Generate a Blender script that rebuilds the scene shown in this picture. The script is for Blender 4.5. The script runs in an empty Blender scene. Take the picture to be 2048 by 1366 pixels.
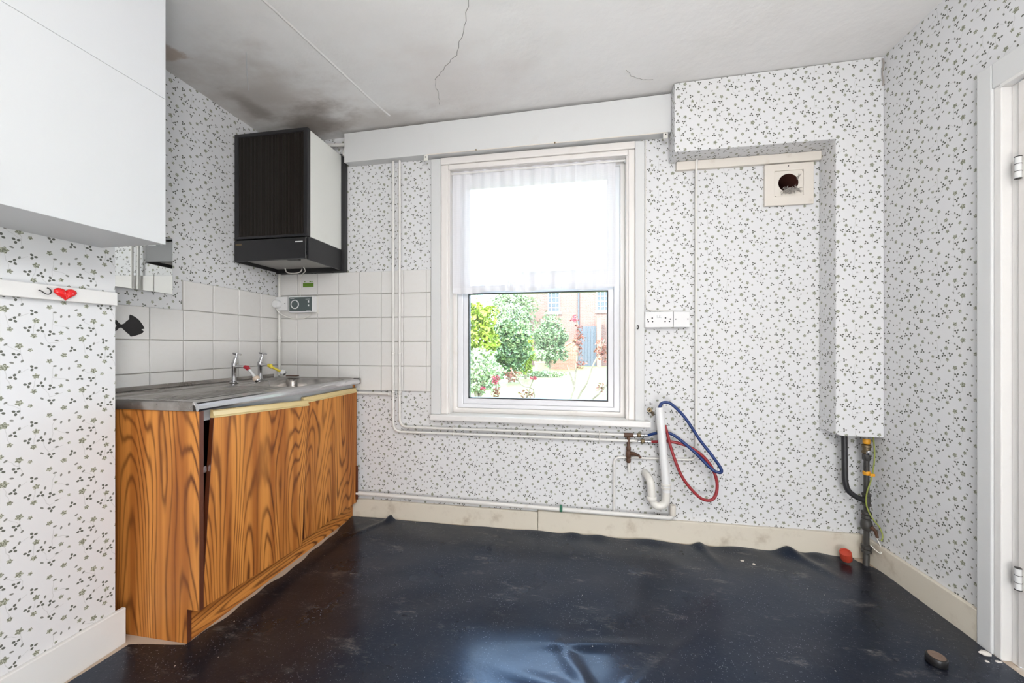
import bpy, math, random
from mathutils import Vector, Matrix
R = math.radians
rnd = random.Random(7)
sc = bpy.context.scene
COL = sc.collection

# ------------------------------------------------------------------ camera
cam = bpy.data.cameras.new('camera')
cam.sensor_width = 36.0
cam.lens = 36.0 * 750 / 2048
cam.shift_y = 10.0 / 2048
cam.clip_start = 0.02
cam_ob = bpy.data.objects.new('camera', cam)
COL.objects.link(cam_ob)
cam_ob.location = (1.9155, -2.159, 1.06)
cam_ob.rotation_euler = (R(90), 0, math.atan(750 / 4400))
sc.camera = cam_ob

# ------------------------------------------------------------------ sky, sun, daylight, exposure
world = bpy.data.worlds.new('sky')
sc.world = world
world.use_nodes = True
bg = world.node_tree.nodes['Background']
bg.inputs['Color'].default_value = (0.60, 0.79, 1.0, 1)
bg.inputs['Strength'].default_value = 16.0
sun = bpy.data.lights.new('sun', 'SUN')
sun.energy = 14.0
sun.angle = R(0.6)
sun.color = (1.0, 0.95, 0.86)
sun_ob = bpy.data.objects.new('sun', sun)
COL.objects.link(sun_ob)
sun_ob.rotation_euler = (R(46), 0, R(-28))
sc.cycles.max_bounces = 7
sc.cycles.diffuse_bounces = 3
sc.cycles.glossy_bounces = 3
vs = sc.view_settings
vs.view_transform = 'Standard'
vs.look = 'None'
vs.gamma = 1.0
vs.use_curve_mapping = False
vs.exposure = 0.0

# ------------------------------------------------------------------ node helper
class NT:
    def __init__(s, name):
        s.m = bpy.data.materials.new(name)
        s.m.use_nodes = True
        s.t = s.m.node_tree
        s.t.nodes.clear()
        s.out = s.t.nodes.new('ShaderNodeOutputMaterial')

    def set(s, n, k, v):
        i = n.inputs[k]
        if isinstance(v, bpy.types.NodeSocket):
            s.t.links.new(v, i)
        else:
            i.default_value = v

    def n(s, typ, ins=None, out=0, **props):
        nd = s.t.nodes.new('ShaderNode' + typ)
        for k, v in props.items():
            setattr(nd, k, v)
        for k, v in (ins or {}).items():
            s.set(nd, k, v)
        return nd.outputs[out]

    def ma(s, op, a, b=0.0, c=0.0, clamp=False):
        return s.n('Math', {0: a, 1: b, 2: c}, operation=op, use_clamp=clamp)

    def vm(s, op, a, b=(0, 0, 0), c=(0, 0, 0), out=0):
        return s.n('VectorMath', {0: a, 1: b, 2: c}, out, operation=op)

    def ramp(s, v, lo, hi):
        return s.n('MapRange', {0: v, 1: lo, 2: hi, 3: 0.0, 4: 1.0}, interpolation_type='SMOOTHSTEP')

    def mix(s, f, a, b):
        nd = s.t.nodes.new('ShaderNodeMix')
        nd.data_type = 'RGBA'
        s.set(nd, 0, f)
        s.set(nd, 6, a if isinstance(a, bpy.types.NodeSocket) else tuple(a) + (1,))
        s.set(nd, 7, b if isinstance(b, bpy.types.NodeSocket) else tuple(b) + (1,))
        return nd.outputs[2]

    def noise(s, v, scale, detail=3.0, rough=0.55):
        return s.n('TexNoise', {'Vector': v, 'Scale': scale, 'Detail': detail, 'Roughness': rough})

    def uv(s):
        return s.n('UVMap')

    def obj(s):
        return s.n('TexCoord', out=3)

    def map(s, v, scale=(1, 1, 1), loc=(0, 0, 0)):
        return s.vm('MULTIPLY_ADD', v, scale, loc)

    def bsdf(s, col, rough=0.6, metal=0.0, spec=0.5, bump=None, bstr=0.2, bdist=0.005, **kw):
        nd = s.t.nodes.new('ShaderNodeBsdfPrincipled')
        s.set(nd, 'Base Color', col if isinstance(col, bpy.types.NodeSocket) else tuple(col) + (1,))
        s.set(nd, 'Roughness', rough)
        s.set(nd, 'Metallic', metal)
        s.set(nd, 'Specular IOR Level', spec)
        for k, v in kw.items():
            s.set(nd, k.replace('_', ' '), v)
        if bump is not None:
            b = s.n('Bump', {'Height': bump, 'Strength': bstr, 'Distance': bdist})
            s.t.links.new(b, nd.inputs['Normal'])
        s.t.links.new(nd.outputs[0], s.out.inputs[0])
        return s.m


def paint(name, col, rough=0.5, dirt=0.12, dirtcol=(0.45, 0.38, 0.28), metal=0.0, scale=7.0, spec=0.5, thr=0.58):
    t = NT(name)
    v = t.obj()
    a = t.noise(v, scale, 5.0, 0.65)
    f = t.ma('MULTIPLY', t.ramp(a, thr, 0.82), dirt)
    c = t.mix(f, col, dirtcol)
    g = t.noise(v, 60.0, 2.0)
    return t.bsdf(c, rough, metal, spec, bump=g, bstr=0.05, bdist=0.003)


def wallpaper():
    t = NT('sprig_wallpaper')
    uv = t.uv()
    W, H = 0.172, 0.167
    k = (H / 2) / W
    sx = t.n('SeparateXYZ', {0: uv})
    sep = sx.node
    X, Y = sep.outputs[0], sep.outputs[1]
    ys = t.ma('SUBTRACT', Y, t.ma('MULTIPLY', X, k))
    q = t.n('CombineXYZ', {0: X, 1: ys, 2: 0.0})

    def P(x, y):
        x, y = x * 0.001, y * 0.001
        return x, y - k * x

    def group(lst, rad):
        acc = None
        for (x, y, code) in lst:
            px, py = P(x, y)
            d = t.vm('SUBTRACT', q, (px, py, -code * 0.0005 - 0.0001))
            d = t.n('VectorMath', {0: d, 1: (W / 2, H / 2, 1), 2: (-W / 2, -H / 2, -1)}, operation='WRAP')
            ln = t.vm('LENGTH', d, out=1)
            mk = t.ma('LESS_THAN', ln, rad)
            acc = t.vm('SCALE', d) if False else (t.n('VectorMath', {0: d, 1: mk, 2: (0, 0, 0) if acc is None else acc}, operation='MULTIPLY_ADD'))
        s3 = t.n('SeparateXYZ', {0: acc}).node
        dx = s3.outputs[0]
        dy = t.ma('ADD', s3.outputs[1], t.ma('MULTIPLY', dx, k))
        on = t.ma('GREATER_THAN', s3.outputs[2], 0.00005)
        code = t.ma('MULTIPLY', t.ma('SUBTRACT', s3.outputs[2], 0.0001), 2000.0)
        return dx, dy, on, code

    # flowers
    fl = [(55.9, -107.5, 1.05), (78.7, -119.2, 0.65), (19.6, -89.1, 0.82), (37.3, -226.2, 0.8), (26.2, -168.6, 1.2), (153.2, -136.6, 0.92), (120.1, -154.6, 0.85), (91.1, -198.5, 0.95), (134.6, -199.4, 0.55), (86.0, -244.0, 0.87), (146.8, -232.7, 0.75), (165.6, -250.9, 0.55)]
    dx, dy, on, code = group(fl, 0.0118)
    r = t.ma('SQRT', t.ma('ADD', t.ma('MULTIPLY', dx, dx), t.ma('MULTIPLY', dy, dy)))
    a = t.ma('ARCTAN2', dy, dx)
    lobe = t.ma('COSINE', t.ma('ADD', t.ma('MULTIPLY', a, 5.0), t.ma('MULTIPLY', code, 31.0)))
    R0 = t.ma('MULTIPLY', code, t.ma('ADD', t.ma('MULTIPLY', lobe, 0.0015), 0.0076))
    flower = t.ma('MULTIPLY', t.ramp(t.ma('SUBTRACT', R0, r), -0.0004, 0.0008), on)
    mott = t.noise(uv, 300.0, 2.0)
    # trefoils of dark leaves
    tr = [(124.2, -112.0, 0.62), (173.9, -118.7, 0.74), (20.7, -129.0, 0.8), (49.7, -134.4, 0.98), (84.9, -173.8, 0.34), (73.6, -223.1, 0.92), (123.8, -235.5, 0.03), (100.9, -58.5, 0.47), (44.9, -197.9, 0.15)]
    tx, ty, ton, tcode = group(tr, 0.0135)
    tr_ = t.ma('SQRT', t.ma('ADD', t.ma('MULTIPLY', tx, tx), t.ma('MULTIPLY', ty, ty)))
    ta = t.ma('ADD', t.ma('ARCTAN2', ty, tx), t.ma('MULTIPLY', tcode, 6.0))
    ta = t.ma('WRAP', ta, math.pi / 3, -math.pi / 3)
    ex = t.ma('SUBTRACT', t.ma('MULTIPLY', tr_, t.ma('COSINE', ta)), 0.0058)
    ey = t.ma('MULTIPLY', tr_, t.ma('SINE', ta))
    e = t.ma('ADD', t.ma('POWER', t.ma('DIVIDE', ex, 0.0042), 2.0), t.ma('POWER', t.ma('DIVIDE', ey, 0.0033), 2.0))
    tref = t.ma('MULTIPLY', t.ramp(e, 1.15, 0.75), ton)
    # single small leaves
    lf = [(132.5, -170.2, 0.65), (147.0, -181.4, 0.9), (11.2, -73.9, 0.11), (103.5, -100.8, 0.47), (56.5, -182.9, 0.25), (161.5, -217.3, 0.54), (41.3, -156.2, 0.57), (136.6, -89.6, 0.01), (62.1, -152.3, 0.22), (110.5, -209.1, 0.28), (165.6, -179.2, 0.92), (29.3, -103.5, 0.77)]
    lx, ly, lon, lcode = group(lf, 0.008)
    la = t.ma('MULTIPLY', lcode, 5.0)
    ca, sa = t.ma('COSINE', la), t.ma('SINE', la)
    gx = t.ma('ADD', t.ma('MULTIPLY', lx, ca), t.ma('MULTIPLY', ly, sa))
    gy = t.ma('SUBTRACT', t.ma('MULTIPLY', ly, ca), t.ma('MULTIPLY', lx, sa))
    e2 = t.ma('ADD', t.ma('POWER', t.ma('DIVIDE', gx, 0.0048), 2.0), t.ma('POWER', t.ma('DIVIDE', gy, 0.0027), 2.0))
    leaf = t.ma('MULTIPLY', t.ramp(e2, 1.15, 0.75), lon)
    # faint stems: thin branching lines between the motifs
    stem = None
    wob = t.n('TexNoise', {'Vector': uv, 'Scale': 40.0, 'Detail': 1.0}, 1)
    qs = t.vm('MULTIPLY_ADD', t.vm('SUBTRACT', wob, (0.5, 0.5, 0.5)), (0.012, 0.012, 0.0), q)
    for ax, ay, bx_, by_ in ((26, -172, 38, -226), (38, -196, 74, -176), (62, -150, 57, -106), (60, -128, 28, -104), (104, -62, 126, -120), (118, -100, 152, -88), (130, -170, 124, -240), (128, -205, 165, -216), (90, -200, 84, -246)):
        mx_, my_ = (ax + bx_) / 2000, (ay + by_) / 2000
        vx, vy = (bx_ - ax) / 1000, (by_ - ay) / 1000
        L = math.hypot(vx, vy)
        ux, uy = vx / L, vy / L
        # linear forms written in the skewed coordinates (dy = ds + k dx)
        d = t.vm('SUBTRACT', qs, (mx_, my_ - k * mx_, 0))
        d = t.n('VectorMath', {0: d, 1: (W / 2, H / 2, 1), 2: (-W / 2, -H / 2, -1)}, operation='WRAP')
        al = t.ma('ABSOLUTE', t.vm('DOT_PRODUCT', d, (ux + k * uy, uy, 0), out=1))
        pe = t.ma('ABSOLUTE', t.vm('DOT_PRODUCT', d, (-uy + k * ux, ux, 0), out=1))
        l = t.ma('MULTIPLY', t.ramp(pe, 0.0012, 0.0004), t.ma('LESS_THAN', al, L / 2))
        stem = l if stem is None else t.ma('MAXIMUM', stem, l)
    stem = t.ma('MULTIPLY', stem, 0.36)
    tint = t.ramp(t.noise(uv, 2.2, 4.0), 0.45, 0.8)
    base = t.mix(t.ma('MULTIPLY', tint, 0.35), (0.735, 0.737, 0.745), (0.71, 0.70, 0.665))
    c = t.mix(stem, base, (0.38, 0.38, 0.36))
    fc = t.mix(t.ramp(mott, 0.46, 0.60), (0.105, 0.115, 0.055), (0.52, 0.53, 0.42))
    c = t.mix(t.ma('MULTIPLY', flower, 0.88), c, fc)
    c = t.mix(t.ma('MULTIPLY', leaf, 0.85), c, (0.13, 0.135, 0.105))
    c = t.mix(t.ma('MULTIPLY', tref, 0.92), c, (0.072, 0.078, 0.055))
    g = t.noise(uv, 35.0, 3.0)
    return t.bsdf(c, 0.62, 0, 0.3, bump=g, bstr=0.07, bdist=0.004)


def woodgrain(name, rot=False):
    t = NT(name)
    uv = t.uv()
    s3 = t.n('SeparateXYZ', {0: uv}).node
    x, y = (s3.outputs[1], s3.outputs[0]) if rot else (s3.outputs[0], s3.outputs[1])
    p = t.n('CombineXYZ', {0: x, 1: t.ma('MULTIPLY', y, 0.13), 2: 0.0})
    n1 = t.noise(p, 5.2, 1.0, 0.4)
    wob = t.noise(t.n('CombineXYZ', {0: t.ma('MULTIPLY', x, 40.0), 1: t.ma('MULTIPLY', y, 5.0), 2: 0.0}), 1.0, 2.0)
    ph = t.ma('ADD', t.ma('MULTIPLY', n1, 185.0), t.ma('MULTIPLY', wob, 3.5))
    ring = t.ma('ADD', t.ma('MULTIPLY', t.ma('SINE', ph), 0.5), 0.5)
    ring = t.ma('POWER', ring, 4.0)
    f = t.n('CombineXYZ', {0: t.ma('MULTIPLY', x, 190.0), 1: t.ma('MULTIPLY', y, 3.0), 2: 0.0})
    fine = t.noise(f, 1.0, 3.0)
    b = t.n('CombineXYZ', {0: t.ma('MULTIPLY', x, 17.0), 1: t.ma('MULTIPLY', y, 0.45), 2: 3.0})
    band = t.noise(b, 1.0, 2.0)
    c = t.mix(t.ramp(band, 0.36, 0.62), (0.40, 0.130, 0.026), (0.68, 0.275, 0.060))
    amt = t.ma('MULTIPLY', ring, t.ma('ADD', t.ma('MULTIPLY', t.noise(p, 9.0, 1.0), 1.5), -0.05), clamp=True)
    c = t.mix(amt, c, (0.125, 0.036, 0.010))
    c = t.mix(t.ma('MULTIPLY', t.ramp(fine, 0.52, 0.75), 0.38), c, (0.17, 0.055, 0.016))
    return t.bsdf(c, 0.45, 0, 0.25, bump=fine, bstr=0.04, bdist=0.001)


def lino():
    t = NT('worn_dark_lino')
    v = t.obj()
    big = t.noise(v, 2.6, 5.0, 0.6)
    c = t.mix(t.ramp(big, 0.35, 0.7), (0.0050, 0.0058, 0.0105), (0.0165, 0.0135, 0.0140))
    spn = t.n('TexVoronoi', {'Vector': v, 'Scale': 150.0}, 0).node
    pick = t.n('SeparateColor', {0: spn.outputs[1]})
    spk = t.ma('MULTIPLY', t.ramp(spn.outputs[0], 0.30, 0.16), t.ma('GREATER_THAN', pick, 0.62))
    keep = t.ma('ADD', t.ma('MULTIPLY', t.ramp(t.noise(v, 6.0, 3.0), 0.36, 0.62), 0.8), 0.2)
    c = t.mix(t.ma('MULTIPLY', t.ma('MULTIPLY', spk, keep), 0.55), c, (0.26, 0.27, 0.33))
    # pale scuffs and plaster dust
    d = t.noise(t.map(v, (1.6, 4.6, 1)), 2.4, 8.0, 0.80)
    sc_ = t.ramp(d, 0.55, 0.75)
    c = t.mix(t.ma('MULTIPLY', sc_, 0.60), c, (0.30, 0.275, 0.25))
    s2 = t.n('TexVoronoi', {'Vector': v, 'Scale': 13.0}, 0)
    c = t.mix(t.ma('MULTIPLY', t.ramp(s2, 0.035, 0.02), 0.8), c, (0.62, 0.60, 0.56))
    ro = t.ma('ADD', t.ma('MULTIPLY', t.noise(v, 5.0, 4.0), 0.22), 0.19)
    b = t.ma('ADD', t.ma('MULTIPLY', t.noise(v, 120.0, 2.0), 0.12), t.ma('MULTIPLY', t.noise(v, 6.0, 3.0), 0.9))
    return t.bsdf(c, ro, 0, 0.55, bump=b, bstr=0.24, bdist=0.010, Specular_Tint=(0.34, 0.58, 1.0, 1), Coat_Weight=0.22, Coat_Roughness=0.15, Coat_Tint=(0.75, 0.85, 1.0, 1))


def ceiling_mat():
    t = NT('stained_ceiling_paint')
    v = t.obj()
    n = t.noise(v, 3.0, 6.0, 0.65)
    c = t.mix(t.ma('MULTIPLY', t.ramp(n, 0.4, 0.75), 0.30), (0.85, 0.84, 0.825), (0.75, 0.725, 0.69))

    def blob(cx, cy, sx, sy, th, amt, lo, hi, col, c):
        # soot and damp marks: an oval area broken up by streaky noise
        d = t.vm('SUBTRACT', v, (cx, cy, 0))
        s3 = t.n('SeparateXYZ', {0: d}).node
        ca, sa = math.cos(th), math.sin(th)
        a = t.ma('ADD', t.ma('MULTIPLY', s3.outputs[0], ca / sx), t.ma('MULTIPLY', s3.outputs[1], sa / sx))
        b = t.ma('SUBTRACT', t.ma('MULTIPLY', s3.outputs[1], ca / sy), t.ma('MULTIPLY', s3.outputs[0], sa / sy))
        rr = t.ma('SQRT', t.ma('ADD', t.ma('MULTIPLY', a, a), t.ma('MULTIPLY', b, b)))
        w = t.noise(t.map(v, (3.0, 5.0, 1)), 1.2, 5.0, 0.6)
        m = t.ramp(t.ma('ADD', rr, t.ma('MULTIPLY', t.ma('SUBTRACT', w, 0.5), 1.7)), hi, lo)
        return t.mix(t.ma('MULTIPLY', m, amt), c, col)
    c = blob(0.20, -0.45, 0.75, 0.42, 0.3, 0.48, 0.1, 1.0, (0.42, 0.345, 0.29), c)
    c = blob(0.38, -0.16, 0.42, 0.20, -0.5, 0.72, 0.1, 0.95, (0.24, 0.20, 0.17), c)
    c = blob(0.16, -0.38, 0.10, 0.26, -0.2, 0.5, 0.1, 0.9, (0.22, 0.185, 0.155), c)
    c = blob(0.80, -0.10, 0.55, 0.18, 0.1, 0.42, 0.1, 1.0, (0.36, 0.31, 0.27), c)
    c = blob(0.03, -0.86, 0.22, 0.10, 0.6, 0.75, 0.75, 0.95, (0.50, 0.39, 0.31), c)
    c = blob(1.35, -0.35, 0.55, 0.30, 0.2, 0.25, 0.1, 1.1, (0.56, 0.47, 0.42), c)
    g = t.noise(v, 6.0, 5.0)
    return t.bsdf(c, 0.75, 0, 0.2, bump=g, bstr=0.35, bdist=0.02)


def steel():
    t = NT('stained_stainless_steel')
    v = t.obj()
    s = t.noise(t.map(v, (60, 3, 60)), 1.0, 3.0)
    d = t.noise(v, 6.0, 5.0, 0.6)
    c = t.mix(t.ramp(d, 0.42, 0.72), (0.44, 0.42, 0.40), (0.27, 0.245, 0.225))
    c = t.mix(t.ma('MULTIPLY', t.ramp(s, 0.5, 0.8), 0.25), c, (0.62, 0.61, 0.60))
    ro = t.ma('ADD', t.ma('MULTIPLY', d, 0.25), 0.12)
    return t.bsdf(c, ro, 0.9, 0.5, bump=s, bstr=0.05, bdist=0.002)


def metal(name, col, rough=0.25):
    t = NT(name)
    n = t.noise(t.obj(), 40.0, 3.0)
    return t.bsdf(t.mix(t.ma('MULTIPLY', n, 0.5), col, [x * 0.6 for x in col]), rough, 1.0)


def glass_mat():
    t = NT('window_glass')
    tr = t.n('BsdfTransparent', {'Color': (0.97, 0.98, 0.975, 1)})
    gl = t.n('BsdfGlossy', {'Color': (1, 1, 1, 1), 'Roughness': 0.02})
    fr = t.n('Fresnel', {'IOR': 1.45})
    mx = t.n('MixShader', {0: fr, 1: tr, 2: gl})
    t.t.links.new(mx, t.out.inputs[0])
    return t.m


def net_mat():
    t = NT('white_net_lace')
    uv = t.uv()
    s3 = t.n('SeparateXYZ', {0: uv}).node
    k = 2 * math.pi / 0.0125
    a = t.ma('SINE', t.ma('MULTIPLY', t.ma('ADD', s3.outputs[0], s3.outputs[1]), k))
    b = t.ma('SINE', t.ma('MULTIPLY', t.ma('SUBTRACT', s3.outputs[0], s3.outputs[1]), k))
    knot = t.ramp(t.ma('MULTIPLY', a, b), 0.20, 0.62)
    cov = t.ma('ADD', 0.90, t.ma('MULTIPLY', knot, 0.095))
    hem = t.ramp(s3.outputs[1], 1.425, 1.415)
    cov = t.ma('MAXIMUM', cov, t.ma('MULTIPLY', hem, 0.96))
    df = t.n('BsdfDiffuse', {'Color': (0.84, 0.83, 0.86, 1)})
    tl = t.n('BsdfTranslucent', {'Color': (0.84, 0.83, 0.86, 1)})
    cl = t.n('MixShader', {0: 0.06, 1: df, 2: tl})
    tr = t.n('BsdfTransparent', {'Color': (1, 1, 1, 1)})
    mx = t.n('MixShader', {0: cov, 1: tr, 2: cl})
    t.t.links.new(mx, t.out.inputs[0])
    return t.m


def leaf_mat(name, c1, c2):
    t = NT(name)
    n = t.noise(t.obj(), 5.0, 3.0)
    c = t.mix(t.ramp(n, 0.35, 0.65), c1, c2)
    return t.bsdf(c, 0.55, 0, 0.3)


def brick_mat(name, c1, c2, mo):
    t = NT(name)
    br = t.n('TexBrick', {'Vector': t.uv(), 'Color1': c1 + (1,), 'Color2': c2 + (1,), 'Mortar': mo + (1,), 'Scale': 1.0,
                          'Mortar Size': 0.006, 'Brick Width': 0.225, 'Row Height': 0.075})
    return t.bsdf(br, 0.9, 0, 0.2)


M = {}
M['paper'] = wallpaper()
M['wood'] = woodgrain('orange_wood_laminate')
M['woodh'] = woodgrain('orange_wood_laminate_level_grain', True)
M['lino'] = lino()
M['ceil'] = ceiling_mat()
M['steel'] = steel()
M['glass'] = glass_mat()
M['net'] = net_mat()
M['gloss'] = paint('white_gloss_paint', (0.79, 0.775, 0.755), 0.35, 0.30)
M['pink'] = paint('aged_white_gloss_paint', (0.80, 0.765, 0.735), 0.35, 0.25)
M['pelmet'] = paint('white_emulsion_board', (0.69, 0.695, 0.69), 0.55, 0.10)
M['skirt'] = paint('dirty_cream_gloss_paint', (0.73, 0.67, 0.56), 0.4, 0.65, (0.36, 0.28, 0.19), scale=9.0, thr=0.5)
M['skirtl'] = paint('white_skirting_paint', (0.77, 0.765, 0.745), 0.4, 0.30, (0.5, 0.46, 0.38))
M['pipe'] = paint('painted_pipe_white', (0.76, 0.745, 0.71), 0.35, 0.35, (0.5, 0.43, 0.33), scale=12)
M['plast'] = paint('white_plastic', (0.80, 0.80, 0.80), 0.3, 0.05)
M['ivory'] = paint('aged_ivory_plastic', (0.76, 0.74, 0.69), 0.35, 0.3, (0.5, 0.42, 0.3), scale=14)
M['cab'] = paint('white_melamine', (0.60, 0.61, 0.625), 0.45, 0.04)
M['black'] = paint('black_enamel', (0.020, 0.0195, 0.021), 0.35, 0.2, (0.05, 0.045, 0.045))
M['brownblack'] = paint('brown_black_grille_plastic', (0.020, 0.015, 0.0125), 0.32, 0.25, (0.06, 0.045, 0.035))
M['flue'] = paint('grey_painted_steel', (0.36, 0.35, 0.33), 0.5, 0.4, (0.42, 0.30, 0.2))
M['bwhite'] = paint('boiler_white_enamel', (0.77, 0.775, 0.73), 0.3, 0.08)
M['tile'] = paint('cream_white_glazed_tile', (0.76, 0.745, 0.72), 0.24, 0.12, (0.62, 0.54, 0.45), scale=5, thr=0.45)
M['grout'] = paint('grey_grout', (0.50, 0.48, 0.45), 0.9, 0.5, (0.24, 0.21, 0.18), scale=12)
M['mirror'] = NT('mirror_silver').bsdf((0.90, 0.93, 0.92), 0.015, 1.0)
M['red'] = paint('red_glossy_plastic', (0.80, 0.020, 0.022), 0.2, 0.0)
M['fish'] = paint('matt_black_card', (0.012, 0.011, 0.012), 0.5, 0.1, (0.03, 0.03, 0.03))
M['chrome'] = metal('chrome', (0.62, 0.62, 0.64), 0.12)
M['brass'] = metal('dull_brass', (0.27, 0.21, 0.13), 0.5)
M['rust'] = paint('rusty_brown_brass', (0.095, 0.045, 0.025), 0.55, 0.6, (0.04, 0.022, 0.015), scale=30)
M['blue'] = paint('blue_rubber_hose', (0.006, 0.032, 0.155), 0.4, 0.1)
M['hred'] = paint('red_rubber_hose', (0.30, 0.020, 0.026), 0.4, 0.1)
M['yellow'] = paint('yellow_rubber', (0.78, 0.62, 0.05), 0.4, 0.05)
M['peach'] = paint('peach_plastic', (0.74, 0.60, 0.48), 0.35, 0.05)
M['tapred'] = paint('crimson_rubber', (0.42, 0.012, 0.03), 0.4, 0.05)
M['rail'] = paint('cream_plastic_pull_rail', (0.72, 0.56, 0.27), 0.35, 0.25, (0.78, 0.70, 0.5), scale=5)
M['edge'] = paint('dark_brown_edging', (0.10, 0.028, 0.012), 0.4, 0.4, (0.25, 0.14, 0.09), scale=25)
M['teal'] = paint('slate_green_panel', (0.075, 0.10, 0.10), 0.3, 0.05)
M['green'] = paint('green_sticker', (0.12, 0.24, 0.02), 0.4, 0.1)
M['greenclip'] = paint('green_corroded_clip', (0.03, 0.16, 0.09), 0.5, 0.2)
M['sub'] = paint('bare_beige_floor', (0.52, 0.42, 0.33), 0.85, 0.5, (0.30, 0.22, 0.16), scale=12)
M['hole'] = paint('sooty_clay_flue', (0.085, 0.022, 0.014), 0.85, 0.5, (0.02, 0.01, 0.008))
M['lint'] = paint('grey_lint', (0.38, 0.35, 0.32), 0.95, 0.3)
M['platec'] = paint('cream_painted_board', (0.76, 0.71, 0.64), 0.45, 0.4, (0.45, 0.36, 0.27), scale=16)
M['blackpipe'] = paint('black_pvc_pipe', (0.022, 0.022, 0.025), 0.4, 0.3, (0.08, 0.08, 0.09))
M['iron'] = paint('old_iron_fitting', (0.045, 0.042, 0.038), 0.5, 0.7, (0.16, 0.13, 0.09), scale=35)
M['amber'] = paint('amber_tape', (0.80, 0.36, 0.02), 0.4, 0.2)
M['gy'] = paint('green_yellow_wire', (0.26, 0.30, 0.05), 0.5, 0.6, (0.45, 0.36, 0.04), scale=20)
M['cap'] = paint('black_rubber', (0.012, 0.011, 0.011), 0.4, 0.2, (0.06, 0.05, 0.05))
M['capb'] = paint('dusty_brown_disc', (0.17, 0.115, 0.085), 0.6, 0.6, (0.05, 0.035, 0.03), scale=60)
M['clay'] = paint('terracotta', (0.56, 0.17, 0.085), 0.7, 0.3, (0.7, 0.35, 0.2))
M['redclay'] = paint('orange_red_clay', (0.50, 0.055, 0.025), 0.55, 0.4, (0.62, 0.22, 0.12), scale=30)
M['plaster'] = paint('crumbled_plaster', (0.66, 0.62, 0.57), 0.9, 0.3)
M['dark'] = paint('dark_metal', (0.03, 0.028, 0.026), 0.45, 0.2)
M['gasket'] = paint('black_gasket', (0.010, 0.010, 0.011), 0.5, 0.0)
M['upvc'] = paint('white_upvc', (0.79, 0.79, 0.82), 0.3, 0.06)
M['crack'] = paint('crack_shadow', (0.33, 0.32, 0.30), 0.9, 0.3)
M['lawn'] = leaf_mat('lawn_grass', (0.117, 0.187, 0.042), (0.199, 0.246, 0.082))
M['brick'] = brick_mat('red_brick', (0.165, 0.083, 0.066), (0.140, 0.068, 0.054), (0.19, 0.155, 0.14))
M['brick2'] = brick_mat('orange_brick', (0.283, 0.129, 0.077), (0.235, 0.099, 0.059), (0.246, 0.211, 0.176))
M['lf1'] = leaf_mat('yellow_green_leaves', (0.107, 0.156, 0.010), (0.243, 0.272, 0.029))
M['lf2'] = leaf_mat('mid_green_leaves', (0.045, 0.085, 0.035), (0.15, 0.20, 0.075))
M['lf3'] = leaf_mat('grey_green_leaves', (0.067, 0.101, 0.040), (0.174, 0.214, 0.114))
M['lf4'] = leaf_mat('pale_green_leaves', (0.158, 0.214, 0.095), (0.303, 0.327, 0.201))
M['lfr'] = leaf_mat('copper_red_leaves', (0.117, 0.026, 0.017), (0.199, 0.070, 0.035))
M['bark'] = leaf_mat('brown_bark', (0.126, 0.088, 0.057), (0.214, 0.164, 0.113))
M['petal'] = leaf_mat('crimson_petals', (0.210, 0.010, 0.025), (0.275, 0.030, 0.045))
M['rooft'] = paint('pale_weathered_roof_tile', (0.55, 0.50, 0.47), 0.85, 0.3)
M['polish'] = metal('polished_steel_edge', (0.68, 0.68, 0.70), 0.17)
M['gate'] = paint('slate_grey_gate', (0.04, 0.045, 0.055), 0.6, 0.2)
M['outer'] = paint('outer_render', (0.6, 0.58, 0.55), 0.9, 0.2)

# ------------------------------------------------------------------ mesh helper
def children_loc(p):
    return Vector(p['_w']) if p is not None else Vector((0, 0, 0))


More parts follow.
